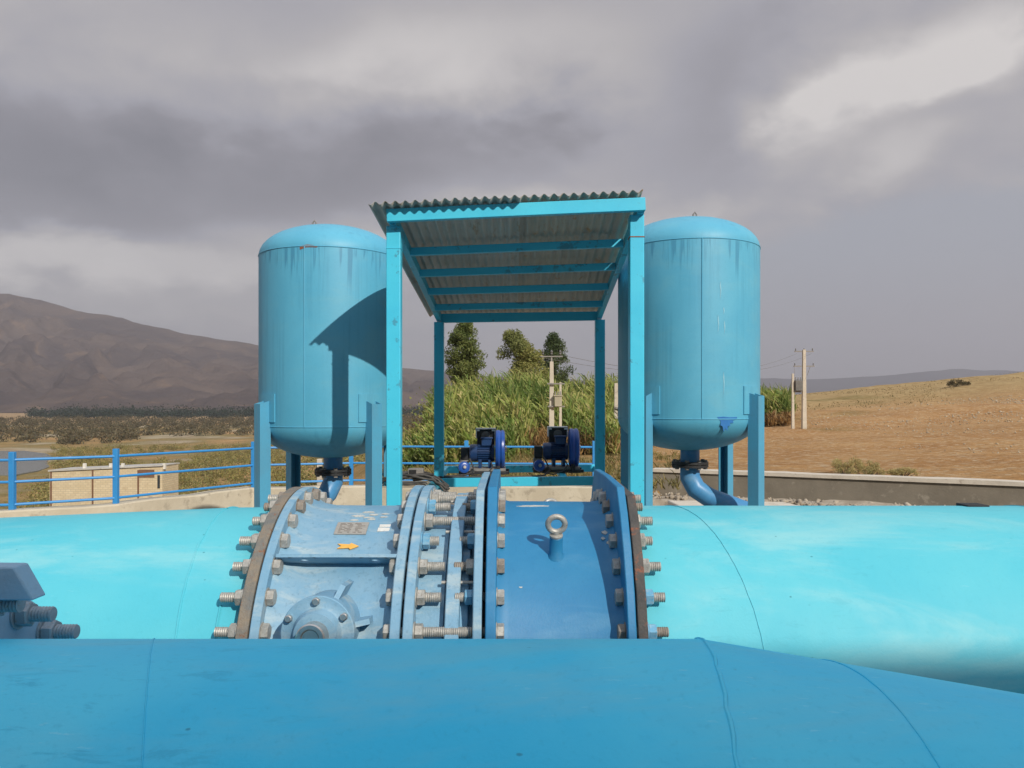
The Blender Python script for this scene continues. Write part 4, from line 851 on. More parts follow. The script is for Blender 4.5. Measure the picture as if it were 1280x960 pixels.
# ------------------------------------------------------------------ pressure tanks
def tank(cx, cy, dz, r, label, right):
    t = thing('pressure_tank', (cx, cy, FLOOR), label, 'tank', 'blue pressure tanks')
    z0, z1 = -0.195+dz, 1.318+dz; hd = 0.295
    prof = [(z0-hd*math.cos(a), r*math.sin(a)) for a in [R(v) for v in (0.01, 8, 16, 24, 32, 40, 48, 56, 64, 72, 80, 86, 90)]] + [(z1, r)]
    prof += [(z1+hd*math.sin(a), r*math.cos(a)) for a in [R(v) for v in (4, 10, 18, 26, 34, 42, 50, 58, 66, 74, 82, 89.99)]]
    mb = MB(); mb.rev(prof, (cx, cy, 0), (0,0,1), 96); TM = M['tank_right' if right else 'tank']; sh = part('shell', mb, TM, t, smooth=180)
    for z in (z0, z1):
        mb = MB(); mb.tube([(cx+(r+.001)*math.cos(a), cy+(r+.001)*math.sin(a), z) for a in [2*math.pi*i/96 for i in range(97)]], 0.0042, 6, False); part('weld_seam', mb, TM, sh)
    ang = R(-92 if right else -97); mb = MB(); mb.tube([(cx+(r+.001)*math.cos(ang), cy+(r+.001)*math.sin(ang), z) for z in np.linspace(z0, z1, 20)], 0.005, 6); part('vertical_weld', mb, TM, sh)
    # lifting eye on top
    ex = cx+(0.065 if right else -0.15); ez = z1+hd*math.sqrt(max(0, 1-((ex-cx)/r)**2)); mb = MB(); mb.box((ex-0.035, cy-0.035, ez-0.004), (ex+0.035, cy+0.035, ez+0.008))
    mb.tube([(ex-0.012, cy, ez), (ex-0.016, cy, ez+0.05), (ex, cy, ez+0.072), (ex+0.016, cy, ez+0.05), (ex+0.012, cy, ez)], 0.008, 8); part('lifting_eye', mb, M['polesteel'], t)
    # four channel legs set on the diagonals, with pads
    for k in range(4):
        a = R(45+90*k); dv = Vector((math.cos(a), math.sin(a), 0)); sd = Vector((-dv.y, dv.x, 0)); c = Vector((cx, cy, 0))+dv*(r+0.042)
        top = 0.03+dz; hw = 0.052; dp = 0.098; tk = 0.009; o_ = c+dv*(dp/2)
        sec = [o_+sd*hw, o_-sd*hw, o_-sd*hw-dv*dp, o_-sd*(hw-tk)-dv*dp, o_-sd*(hw-tk)-dv*tk, o_+sd*(hw-tk)-dv*tk, o_+sd*(hw-tk)-dv*dp, o_+sd*hw-dv*dp]
        mb = MB(); n_ = len(sec); vs = [Vector((p.x, p.y, FLOOR)) for p in sec]+[Vector((p.x, p.y, top-(0.03 if (p-o_).dot(dv) > -0.02 else 0.0))) for p in sec]
        fs = [(i, (i+1)%n_, n_+(i+1)%n_, n_+i) for i in range(n_)] + [(0,1,4,5), (1,2,3,4), (0,5,6,7), (8,13,12,9), (9,12,11,10), (8,15,14,13)]
        mb.addvf(vs, fs); lg = part('leg', mb, M['leg'], t, smooth=20)
        mb = MB(); mb.box((-0.11, -0.11, FLOOR), (0.11, 0.11, FLOOR+0.015), Matrix.Translation((c.x, c.y, 0)) @ Matrix.Rotation(a, 4, 'Z')); part('foot_plate', mb, M['leg'], lg)
        pm = MB(); vs = []; m_ = 8
        for i in range(m_+1):
            b_ = a+R(-11+22*i/m_)
            for rad in (r-0.004, r+0.010):
                for z in (-0.155+dz, 0.085+dz): vs.append((cx+rad*math.cos(b_), cy+rad*math.sin(b_), z))
        fs = []
        for i in range(m_):
            q = i*4; fs += [(q+2, q+3, q+7, q+6), (q, q+4, q+5, q+1), (q+1, q+5, q+7, q+3), (q, q+2, q+6, q+4)]
        fs += [(0,1,3,2), (m_*4, m_*4+2, m_*4+3, m_*4+1)]; pm.addvf(vs, fs); part('pad', pm, TM, lg)
    # outlet neck, flange pair and mitred elbow
    zb = z0-hd; ox, oy = cx+0.02, cy
    mb = MB(); mb.cyl((ox, oy, zb+0.03), (ox, oy, zb-0.105), 0.086, n=32); part('outlet_neck', mb, M['elbow'], t)
    mb = MB(); mb.rev([(0, 0.08), (0, 0.165), (0.022, 0.165), (0.022, 0.08)], (ox, oy, zb-0.125), (0,0,1), 40); mb.rev([(0, 0.08), (0, 0.165), (0.022, 0.165), (0.022, 0.08)], (ox, oy, zb-0.153), (0,0,1), 40); of = part('outlet_flange', mb, M['black'], t)
    for k in range(8):
        a = R(22+45*k); x, y = ox+0.138*math.cos(a), oy+0.138*math.sin(a); mb = MB(); mb.rev([(0, 1e-5), (0, 0.019), (0.085, 0.019), (0.085, 1e-5)], (x, y, zb-0.170), (0,0,1), 6); part('flange_bolt', mb, M['polesteel'], of)
    s_ = 1 if right else -1; zt = zb-0.150
    if right: ax_ = [(ox, oy, zt), (ox, oy, zt-0.10), (ox+0.05, oy-0.02, zt-0.20), (ox+0.16, oy-0.06, zt-0.275), (ox+0.42, oy-0.15, zt-0.37), (ox+0.9, oy-0.3, zt-0.52), (ox+1.0, oy-0.33, FLOOR+0.3)]
    else: ax_ = [(ox, oy, zt), (ox, oy, zt-0.07), (ox-0.04, oy-0.04, zt-0.17), (ox-0.14, oy-0.14, zt-0.28), (ox-0.42, oy-0.5, zt-0.45), (ox-0.8, oy-1.2, zt-0.70)]
    mb, vs, n = pipe_run_any(ax_, 0.088); part('outlet_pipe', mb, M['elbow'], t, smooth=25)
    return t, sh, z0, z1
def pipe_run_any(axp, r, n=28):
    mb = MB(); pts = [Vector(p) for p in axp]; k = len(pts); vs = []; u = Vector((1, 0, 0))
    for i in range(k):
        t0 = (pts[i]-pts[i-1]).normalized() if i else (pts[1]-pts[0]).normalized(); t1 = (pts[i+1]-pts[i]).normalized() if i < k-1 else t0
        nrm = (t0+t1).normalized(); u = (u-t0*u.dot(t0)).normalized(); v = t0.cross(u)
        for j in range(n):
            a = 2*math.pi*j/n; o_ = (u*math.cos(a)+v*math.sin(a))*r; vs.append(pts[i]+o_-t0*(o_.dot(nrm)/t0.dot(nrm)))
    return mb.addvf(vs, [(i*n+j, i*n+(j+1)%n, (i+1)*n+(j+1)%n, (i+1)*n+j) for i in range(k-1) for j in range(n)]), vs, n
def tank_patch(sh, cx, cy, r, outline, mat, name):
    """outline: (angle offset in metres along the shell from the front, z)"""
    n = len(outline); mb = MB(); top = []; bot = []
    for s_, z in outline:
        a = -math.pi/2+s_/r; top.append(Vector((cx+(r+.0025)*math.cos(a), cy+(r+.0025)*math.sin(a), z))); bot.append(Vector((cx+(r-.001)*math.cos(a), cy+(r-.001)*math.sin(a), z)))
    c = sum(top, Vector())/n; c = Vector((cx, cy, c.z))+(Vector((c.x, c.y, 0))-Vector((cx, cy, 0))).normalized()*(r+.0027)
    mb.addvf(top+bot+[c], [(i, (i+1)%n, 2*n) for i in range(n)]+[(i, n+i, n+(i+1)%n, (i+1)%n) for i in range(n)]); part(name, mb, mat, sh)
LT, shl, z0, z1 = tank(-1.655, 7.2, 0.0, 0.630, 'left blue pressure tank with canopy shadow and rust spot at its top seam', False)
tank_patch(shl, -1.655, 7.2, 0.630, [(-0.09+0.005*math.sin(i*9), 0) for i in range(0)] or [(-0.105, z1+0.004), (-0.05, z1+0.012), (0.0, z1+0.006), (0.035, z1-0.002), (0.03, z1-0.012), (-0.03, z1-0.010), (-0.09, z1-0.012), (-0.115, z1-0.03), (-0.118, z1-0.008)], M['rust'], 'rust_patch')
RT, shr, z0, z1 = tank(1.606, 7.2, 0.068, 0.632, 'right blue pressure tank with dark blue touch up patch near its lower seam', True)
ol = [(0.105, z0+0.018), (0.16, z0+0.022), (0.22, z0+0.016), (0.30, z0+0.018), (0.298, z0), (0.25, z0-0.01), (0.262, z0-0.03), (0.225, z0-0.035), (0.228, z0-0.06), (0.205, z0-0.055), (0.20, z0-0.10), (0.18, z0-0.075), (0.165, z0-0.105), (0.155, z0-0.06), (0.135, z0-0.05), (0.14, z0-0.02)]
tank_patch(shr, 1.606, 7.2, 0.632, ol, M['newblue'], 'paint_patch')
for sc0, zz, h in ((0.135, 1.0, 0.12), (0.165, 0.80, 0.05), (0.115, 0.72, 0.12), (0.172, 0.68, 0.09), (0.165, 0.24, 0.16)):
    tank_patch(shr, 1.606, 7.2, 0.632, [(sc0-0.002, zz-h), (sc0+0.003, zz-h*0.8), (sc0+0.008, zz-h*0.4), (sc0+0.004, zz), (sc0, zz+h*.2), (sc0-0.004, zz-h*0.1), (sc0+0.001, zz-h*0.5)], M['scrape'], 'scrape')

# ------------------------------------------------------------------ canopy over the pumps
sh = thing('pump_canopy', (0.05, 7.0, FLOOR), 'bright blue steel canopy with corrugated metal roof between the tanks', 'canopy')
FY, BY = 5.6, 8.3; xl, xr, xbl, xbr = -0.836, 0.882, -0.767, 0.925
zfl, zfr, zbl, zbr = 1.255, 1.335, 0.86, 0.885
for (x, y, z) in ((xl, FY, zfl), (xr, FY, zfr), (xbl, BY, zbl), (xbr, BY, zbr)):
    mb = MB(); mb.box((x-.05, y-.05, FLOOR), (x+.05, y+.05, z)); po = part('post', mb, M['frame'], sh, bevel=0.005)
    mb = MB(); mb.box((x-.09, y-.09, FLOOR), (x+.09, y+.09, FLOOR+0.014)); part('base_plate', mb, M['frame'], po)
    mb = MB(); mb.box((x-.0525, y-.0525, z-0.16), (x+.0525, y+.0525, z-0.153)); part('weld_collar', mb, M['rust'] if x > 0 and y < 6 else M['frame'], po)
FBY = FY-0.11
part('front_beam', MB().beam((xl-0.035, FBY, zfl+0.055), (xr+0.045, FBY, zfr+0.055), 0.05, 0.090), M['frame'], sh, bevel=0.004)
part('rafter', MB().beam((xl, FBY+0.03, zfl-0.008+0.05), (xbl, BY+0.2, zbl+0.030), 0.05, 0.08), M['frame'], sh, bevel=0.003); part('rafter', MB().beam((xr+.02, FBY+0.03, zfr-0.008+0.05), (xbr, BY+0.2, zbr+0.030), 0.05, 0.08), M['frame'], sh, bevel=0.003)
for i in range(1, 6):
    t_ = i/5; y = FY+0.05+(BY-FY)*t_; zl = zfl+0.063+(zbl-zfl)*t_*1.0; zr = zfr+0.063+(zbr-zfr)*t_; x0 = xl+(xbl-xl)*t_; x1 = xr+(xbr-xr)*t_
    hgt_ = 0.085 if i < 5 else 0.10
    part('purlin' if i < 5 else 'rear_beam', MB().beam((x0+0.02, y, zl-0.045+(0.03 if i == 5 else 0)), (x1-0.02, y, zr-0.045+(0.03 if i == 5 else 0)), 0.045, 0.062 if i < 5 else 0.095), M['frame'], sh, bevel=0.003)
def corrugated(xa, xb, xa2, xb2, za, zb, za2, zb2, ya, yb, lift, wav=0.068, amp=0.011):
    nx = int((xb-xa)/wav*10); ny = 24; vs = []; th_ = 0.0016
    for top in (0, 1):
        for j in range(ny+1):
            t_ = j/ny; y = ya+(yb-ya)*t_
            for i in range(nx+1):
                s_ = i/nx; x = (xa+(xb-xa)*s_)*(1-t_)+(xa2+(xb2-xa2)*s_)*t_; z = (za+(zb-za)*s_)*(1-t_)+(za2+(zb2-za2)*s_)*t_
                z += amp*math.sin(2*math.pi*(xa+(xb-xa)*s_)/wav) + lift + 0.005*mnoise.noise(Vector((x*1.5, y*1.5, lift*50))) + (th_ if top else 0); vs.append((x, y, z))
    m_ = (nx+1)*(ny+1); fs = []
    for j in range(ny):
        for i in range(nx):
            a = j*(nx+1)+i; fs += [(a, a+1, a+nx+2, a+nx+1), (m_+a, m_+a+nx+1, m_+a+nx+2, m_+a+1)]
    for i in range(nx): fs += [(i, m_+i, m_+i+1, i+1), (ny*(nx+1)+i, ny*(nx+1)+i+1, m_+ny*(nx+1)+i+1, m_+ny*(nx+1)+i)]
    for j in range(ny): a, c = j*(nx+1), (j+1)*(nx+1); fs += [(a, c, m_+c, m_+a), (a+nx, m_+a+nx, m_+c+nx, c+nx)]
    return MB().addvf(vs, fs)
YA, YB = 5.385, 8.55
part('roof_sheet', corrugated(-0.985, 0.06, -0.90, 0.06, zfl+0.110, zfl+0.110+0.080*0.62, zbl+0.09, zbl+0.105, YA, YB, 0.006), M['sheet'], sh, smooth=180, fix=False)
part('roof_sheet', corrugated(0.02, 0.905, 0.02, 0.99, zfl+0.110+0.080*0.60, zfl+0.110+0.080*1.10, zbl+0.105, zbl+0.125, YA+0.05, YB, 0.016), M['sheet_rust'], sh, smooth=180, fix=False, label='rustier overlapping corrugated sheet')
# base frame under the pumps
RBY = 9.55
part('base_beam', MB().beam((xbl-0.03, BY-0.06, -0.822), (xbr+0.06, BY-0.06, -0.800), 0.07, 0.092), M['frame'], sh, bevel=0.004)
part('base_beam', MB().beam((-0.84, RBY, -0.795), (1.06, RBY, -0.775), 0.07, 0.085), M['frame'], sh, bevel=0.004)
for x0, x1 in ((-0.80, -0.80), (0.985, 1.02), (-0.29, -0.30), (0.55, 0.57)):
    part('side_beam', MB().beam((x0, BY-0.024, -0.815), (x1, RBY-0.036, -0.785), 0.07, 0.075), M['frame'], sh, bevel=0.004)
part('side_beam', MB().beam((xl+0.03, FY+0.05, -0.85), (xbl-0.02, BY-0.10, -0.825), 0.07, 0.08), M['frame'], sh, bevel=0.004)
part('side_beam', MB().beam((xr, FY+0.05, -0.85), (xbr+0.02, BY-0.10, -0.805), 0.07, 0.08), M['frame'], sh, bevel=0.004)
for x in (-0.84, 1.05): mb = MB(); mb.box((x-.04, RBY-.04, FLOOR), (x+.04, RBY+.04, -0.835)); part('short_leg', mb, M['frame'], sh, bevel=0.004)

# ------------------------------------------------------------------ two motor compressors on the base frame
def motor(ox, oz, label):
    y = 8.9; S = 0.00904; zb = -0.745+oz
    t = thing('motor_pump', (ox, y, zb), label, 'pump', 'electric pumps under the canopy')
    mb = MB(); mb.box((ox-0.44, y-0.17, zb), (ox+0.06, y+0.17, zb+0.028)); part('base_plate', mb, M['polesteel'], t, bevel=0.003)
    for yy in (-0.15, 0.15):
        mb = MB(); mb.box((ox-0.46, y+yy-0.025, zb-0.035), (ox+0.10, y+yy+0.025, zb)); part('mounting_rail', mb, M['black'], t, bevel=0.003)
    zc = -0.552+oz; mx0, mx1 = ox-0.345, ox-0.065
    mb = MB(); mb.rev([(0, 1e-5), (0, 0.086), (0.012, 0.097), (0.085, 0.099), (0.088, 0.088), (0.245, 0.088), (0.247, 0.098), (0.275, 0.096), (0.28, 0.08), (0.28, 1e-5)], (mx0, y, zc), Xax, 40); mo = part('motor_body', mb, M['motor'], t)
    mb = MB()
    for k in range(26):
        a = 2*math.pi*k/26; u = Vector((0, math.cos(a), math.sin(a))); p = Vector((0, y, zc))+u*0.086; q = Vector((0, y, zc))+u*0.104; s_ = Vector((0, -u.z, u.y))*0.003
        mb.prism([(mx0+0.092, *(p-s_)[1:]), (mx0+0.092, *(q-s_)[1:]), (mx0+0.092, *(q+s_)[1:]), (mx0+0.092, *(p+s_)[1:])], (0.150, 0, 0))
    part('cooling_fin', mb, M['motor'], mo)
    for xx in (mx0+0.10, mx0+0.21):
        mb = MB(); mb.box((xx, y-0.115, zb+0.028), (xx+0.035, y+0.115, zc-0.07)); part('foot', mb, M['motor'], mo, bevel=0.003)
    mb = MB(); mb.box((mx0+0.135, y-0.085, zc+0.085), (mx1-0.03, y+0.03, zc+0.160)); mb.box((mx0+0.125, y-0.095, zc+0.160), (mx1-0.02, y+0.04, zc+0.178)); part('terminal_box', mb, M['motor'], mo, bevel=0.004)
    # belt wheel guard
    wz = -0.508+oz; mb = MB(); mb.rev([(-0.055, 1e-5), (-0.055, 0.19), (-0.045, 0.212), (-0.02, 0.217), (0.0, 0.206), (0.02, 0.217), (0.042, 0.212), (0.052, 0.19), (0.052, 0.10), (0.03, 0.085), (0.03, 1e-5)], (ox, y-0.02, wz), Xax, 56); part('drive_wheel', mb, M['wheel'], t)
    mb = MB(); mb.rev([(0.03, 1e-5), (0.03, 0.035), (0.075, 0.03), (0.075, 1e-5)], (ox, y-0.02, wz), Xax, 20); part('wheel_hub', mb, M['shaft'], t)
    # control box with pale rim behind the motor
    mb = MB(); mb.box((ox-0.27, y+0.14, zc+0.05), (ox-0.07, y+0.30, zc+0.255)); cb = part('control_box', mb, M['black'], t, bevel=0.006)
    mb = MB()
    for a, b_ in (((-0.285, 0.240), (-0.24, 0.262)), ((-0.10, 0.240), (-0.055, 0.262)), ((-0.285, 0.262), (-0.055, 0.274)), ((-0.285, 0.16), (-0.272, 0.24)), ((-0.068, 0.16), (-0.055, 0.24))): mb.box((ox+a[0], y+0.125, zc+a[1]), (ox+b_[0], y+0.31, zc+b_[1]))
    part('box_rim', mb, M['white'], cb, bevel=0.002)
    mb = MB(); mb.rev([(0, 0.05), (0.016, 0.048), (0.020, 0.03), (0.020, 1e-5)], (ox-0.17, y+0.14, zc+0.19), (0, -1, 0), 24); part('dial', mb, M['trafo'], cb)
    mb = MB(); mb.box((ox-0.445, y-0.05, zc-0.075), (ox-0.352, y+0.08, zc+0.06)); part('cylinder_block', mb, M['black'], t, bevel=0.005)
    mb = MB(); mb.box((ox-0.455, y-0.06, zb+0.028), (ox-0.36, y+0.09, zc-0.078)); part('valve_block', mb, M['polesteel'], t, bevel=0.004)
    # small blue dosing head with hub, brackets, cable
    c = (ox-0.405, y-0.20, zb+0.045); mb = MB(); mb.rev([(0, 0.03), (0.0, 0.058), (0.02, 0.064), (0.05, 0.062), (0.06, 0.045), (0.06, 0.026), (0.07, 0.024), (0.07, 1e-5)], c, (0.25, -0.95, 0.12), 32); dh = part('pump_head', mb, M['wheel'], t)
    mb = MB(); mb.rev([(0.07, 1e-5), (0.07, 0.020), (0.082, 0.016), (0.082, 1e-5)], c, (0.25, -0.95, 0.12), 16); part('hub_cap', mb, M['shaft'], dh)
    mb = MB(); mb.tube([(ox-0.40, y-0.12, zb+0.03), (ox-0.36, y-0.20, zb-0.03), (ox-0.24, y-0.25, zb-0.045), (ox-0.13, y-0.24, zb-0.005), (ox-0.08, y-0.20, zb+0.05), (ox-0.10, y-0.12, zb+0.09)], 0.008, 8); mb.tube([(ox-0.34, y-0.10, zc-0.06), (ox-0.30, y-0.19, zb+0.05), (ox-0.29, y-0.22, zb-0.02)], 0.009, 8); part('cable', mb, M['cable'], t)
    mb = MB(); mb.box((ox-0.04, y-0.22, zb-0.012), (ox+0.0, y-0.17, zb+0.06)); mb.box((ox-0.075, y-0.21, zb-0.035), (ox+0.06, y-0.18, zb-0.010)); part('bracket', mb, M['black'], t, bevel=0.002)
    mb = MB(); mb.box((ox-0.33, y-0.22, zb-0.035), (ox-0.29, y-0.19, zb+0.02)); part('bracket', mb, M['black'], t, bevel=0.002)
    return t
motor((625.5-CX)/F*8.9, 0.0, 'left electric pump with bright blue drive wheel'); motor((717-CX)/F*8.9, 0.018, 'right electric pump with half shaded blue drive wheel')
# power cable from the pumps along the base beam to the cable bundle
mb = MB(); mb.tube([(-0.42, 8.72, -0.74), (-0.50, 8.62, -0.775), (-0.60, 8.40, -0.765), (-0.70, 8.28, -0.762), (-0.78, 8.24, -0.770), (-0.90, 8.14, -0.775), (-1.0, 8.0, -0.775)], 0.011, 8); mb.tube([(0.42, 8.70, -0.73), (0.35, 8.50, -0.768), (0.20, 8.30, -0.764), (-0.10, 8.255, -0.766), (-0.45, 8.25, -0.764), (-0.72, 8.26, -0.766), (-0.92, 8.10, -0.768)], 0.009, 8)
solo('power_cable', mb, M['cable'], (-0.4, 8.4, -0.77), 'pair of thin black cables running along the base beam from the pumps', 'cable')
# cables on the block
mb = MB(); random.seed(3)
for k in range(11):
    pts = []; y0 = 7.62+random.random()*0.42; h0 = random.random()*0.05
    for i in range(22):
        s_ = i/21; x = -1.28+s_*(0.62+0.04*random.random()); pts.append((x, y0+0.05*math.sin(s_*5+k), -0.785+h0+0.045*math.sin(math.pi*min(1, s_*1.1))+0.012*math.sin(s_*11+k*1.7) - max(0, s_-0.80)*0.55*(0.6+0.4*random.random())))
    mb.tube(pts, 0.0115, 8)
for k in range(5):
    pts = []; r_ = 0.13+0.018*k
    for i in range(40): a = 2*math.pi*i/38; pts.append((-1.05+r_*1.3*math.cos(a), 7.88+r_*math.sin(a)*0.9, -0.728+0.012*math.sin(a*3+k)+0.007*k))
    mb.tube(pts, 0.011, 8)
solo('cable_bundle', mb, M['cable'], (-1.05, 7.88, -0.79), 'tangled black cable bundle on the block beside the left canopy post', 'cable')
mb = MB(); mb.box((-1.03, 7.78, -0.700), (-0.88, 7.90, -0.640)); jb = thing('junction_box', (-0.95, 7.84, -0.70), 'small grey junction box lying on the black cables', 'box'); part('box', mb, M['polesteel'], jb, bevel=0.006); mb = MB(); mb.box((-1.015, 7.772, -0.692), (-0.945, 7.779, -0.650)); part('socket', mb, M['black'], jb)

# ------------------------------------------------------------------ brick hut down the slope
by_ = 54.0; bx0, bx1 = (62-CX)/F*by_, (203-CX)/F*by_; zt_, zb_ = (HY-583)/F*by_, (HY-650)/F*by_
hut = thing('brick_hut', ((bx0+bx1)/2, by_+2, zb_), 'small yellow brick hut with flat pale roof below the railing', 'hut')
mb = MB(); mb.prism([(bx0, by_, zb_-0.5), (bx1, by_, zb_-0.5), (bx1, by_, zt_-0.03), (bx0, by_, zt_-0.38)], (0, 2.6, 0)); part('wall', mb, M['brick'], hut)
mb = MB(); mb.prism([(bx0-0.06, by_-0.10, zt_-0.35), (bx1+0.03, by_-0.10, zt_+0.02), (bx1+0.03, by_-0.10, zt_+0.10), (bx0-0.06, by_-0.10, zt_-0.24)], (0, 2.9, -0.04)); part('roof', mb, M['roofpale'], hut)
for px in (64, 116, 173): x = (px-CX)/F*by_; mb = MB(); mb.box((x-0.05, by_-0.05, zb_-.4), (x+0.05, by_-0.002, zt_-0.25)); part('corner_post', mb, M['door'], hut)
x0, x1 = (174-CX)/F*by_, (193-CX)/F*by_; mb = MB(); mb.box((x0, by_-0.04, zt_-0.75), (x1, by_-0.003, zt_-0.22)); part('door_lintel', mb, M['door'], hut)
x0, x1 = (197-CX)/F*by_, (200-CX)/F*by_; mb = MB(); mb.box((x0, by_-0.03, zt_-1.5), (x1, by_-0.003, zt_-0.6)); part('window', mb, M['glass'], hut)
x0, x1 = (186-CX)/F*by_, (190-CX)/F*by_; mb = MB(); mb.box((x0, by_-0.05, zb_), (x1, by_-0.003, zb_+1.6)); part('door', mb, M['door'], hut)
for px in (104, 137, 152, 204): x = (px-CX)/F*by_; mb = MB(); mb.box((x-0.09, by_+0.1, zt_-0.2), (x+0.09, by_+0.28, zt_+0.20)); part('roof_stub', mb, M['plaster'], hut)

# ------------------------------------------------------------------ utility poles
def pole_mb(x, y, z0, z1, w0, w1):
    mb = MB(); vs = []
    for z, w_ in ((z0, w0), (z1, w1)):
        for a, b_ in ((-1,-1),(1,-1),(1,1),(-1,1)): vs.append((x+a*w_/2, y+b_*w_/2, z))
    return mb.addvf(vs, [(3,2,1,0),(4,5,6,7),(0,1,5,4),(1,2,6,5),(2,3,7,6),(3,0,4,7)])
def upole(px, y0, y1, d, w0, label, group='concrete utility poles'):
    x = (px-CX)/F*d; gz = float(ground_z(x, d)[0]); z1 = (HY-y0)/F*d
    t = thing('utility_pole', (x, d, min(gz, (HY-y1)/F*d)), label, 'utility pole', group); part('pole', pole_mb(x, d, min(gz, (HY-y1)/F*d)-0.3, z1, w0, w0*0.62), M['pole'], t, bevel=0.01); return t, x, z1
def crossarm(t, x, d, z, half, ins=3):
    mb = MB(); hh_ = 0.045 if d > 40 else 0.022; mb.box((x-half, d-0.05, z-hh_), (x+half, d+0.05, z+hh_)); part('crossarm', mb, M['polesteel'], t)
    for k in range(ins):
        xx = x-half+0.1+(2*half-0.2)*k/(ins-1); mb = MB(); mb.rev([(0, 0.02), (0.06, 0.05), (0.10, 0.035), (0.14, 0.055), (0.20, 0.03), (0.22, 1e-5)], (xx, d, z+0.045), (0,0,1), 10); part('insulator', mb, M['trafo'], t)
D1 = 31.0; kk = D1/46
t, x, z1 = upole(689.5, 452, 572, D1, 0.34*kk, 'thick pale concrete pole with crossarm among the reeds'); crossarm(t, x, D1, z1+0.20, 0.44); mb = MB(); mb.box((x-0.03, D1-0.03, z1-0.1), (x+0.03, D1+0.03, z1+0.22)); part('pole_cap', mb, M['polesteel'], t)
mb = MB(); mb.box((x-0.18, D1-0.2, z1-0.90), (x+0.50, D1-0.14, z1-0.85)); mb.box((x-0.16, D1-0.2, z1-1.79), (x+0.50, D1-0.14, z1-1.74)); part('bracket_arm', mb, M['polesteel'], t)
xa = x; t, x, z1 = upole(700.5, 478, 572, D1+0.2, 0.20*kk, 'thin pale pole right beside the thick one in the reeds')
mb = MB(); mb.box((x-0.26, D1-0.30, z1-0.96), (x+0.03, D1-0.08, z1-0.55)); tr_ = thing('transformer', (x-0.12, D1-0.2, z1-0.96), 'beige transformer box hung between two poles in the reeds', 'transformer'); part('tank', mb, M['trafo_pale'], tr_, bevel=0.02); mb = MB(); mb.box((x-0.29, D1-0.33, z1-0.55), (x+0.06, D1-0.06, z1-0.51)); part('lid', mb, M['trafo_pale'], tr_)
for k in range(3): mb = MB(); mb.cyl((x-0.22+0.10*k, D1-0.18, z1-0.51), (x-0.22+0.10*k, D1-0.18, z1-0.36), 0.025, 0.02, 10); part('bushing', mb, M['polesteel'], tr_)
D2 = 40.0
t, x, z1 = upole(770, 479, 569, D2, 0.26, 'pale stubby pole seen between the canopy and right tank'); mb = MB(); mb.box((x-0.05, D2-0.2, z1-1.3), (x+0.55, D2-0.13, z1-1.2)); part('bracket_arm', mb, M['polesteel'], t)
mb = MB(); mb.rev([(0, 1e-5), (0, 0.07), (0.12, 0.09), (0.24, 0.07), (0.3, 0.03), (0.3, 1e-5)], (x+0.3, D2-0.16, z1-0.75), (0,0,1), 12); part('insulator', mb, M['trafo'], t)
mb = MB(); zb0 = (HY-568)/F*D2; mb.box((x+0.32, D2-0.3, zb0), (x+0.72, D2+0.1, zb0+0.28)); mb.box((x+0.40, D2-0.25, zb0+0.28), (x+0.78, D2+0.05, zb0+0.95)); solo('meter_cabinet', mb, M['trafo_pale'], (x+0.5, D2, zb0), 'small beige cabinet beside the stubby pole', 'cabinet', bevel=0.015)
D3 = 64.0
t, x, z1 = upole(1005, 437, 545, D3, 0.36, 'tall pale pole with two crossarms at the field edge'); crossarm(t, x, D3, z1-0.15, 0.78); crossarm(t, x, D3, z1-1.35, 0.85)
mb = MB(); mb.tube([(x-0.8, D3, z1-1.35), (x-0.75, D3, z1-2.4), (x-0.5, D3, z1-3.0)], 0.012, 6); mb.tube([(x+0.5, D3, z1-1.4), (x+0.25, D3, z1-2.1)], 0.02, 6); part('drop_wire', mb, M['polesteel'], t)
t2, x2, z2 = upole(991, 467, 548, D3, 0.24, 'short pale pole holding the transformer at the field edge')
tr_ = thing('transformer', (x-0.5, D3-0.1, z1-3.45), 'dark grey transformer between the two poles at the field edge', 'transformer'); mb = MB(); mb.box((x-0.78, D3-0.3, z1-3.35), (x-0.18, D3+0.2, z1-2.5)); part('tank', mb, M['trafo'], tr_, bevel=0.03); mb = MB(); mb.box((x-0.95, D3-0.08, z1-3.47), (x-0.02, D3+0.02, z1-3.36)); part('support_arm', mb, M['polesteel'], tr_)
for k in range(3): mb = MB(); mb.cyl((x-0.68+0.2*k, D3, z1-2.5), (x-0.68+0.2*k, D3, z1-2.25), 0.05, 0.035, 10); part('bushing', mb, M['polesteel'], tr_)
# overhead wire from the reeds to the right
mb = MB(); a, b_ = P(692, 446, D1), P(1005, 442, D3)
for off in (-0.6, 0.6):
    mb.tube([(a.x+off+(b_.x-a.x)*s_, a.y+(b_.y-a.y)*s_, a.z+(b_.z-a.z)*s_-4*1.1*s_*(1-s_)) for s_ in [i/20 for i in range(21)]], 0.008, 5)
solo('overhead_wire', mb, M['trafo'], (0, 0, 0), 'thin sagging overhead wires between the two pole groups', 'wire')

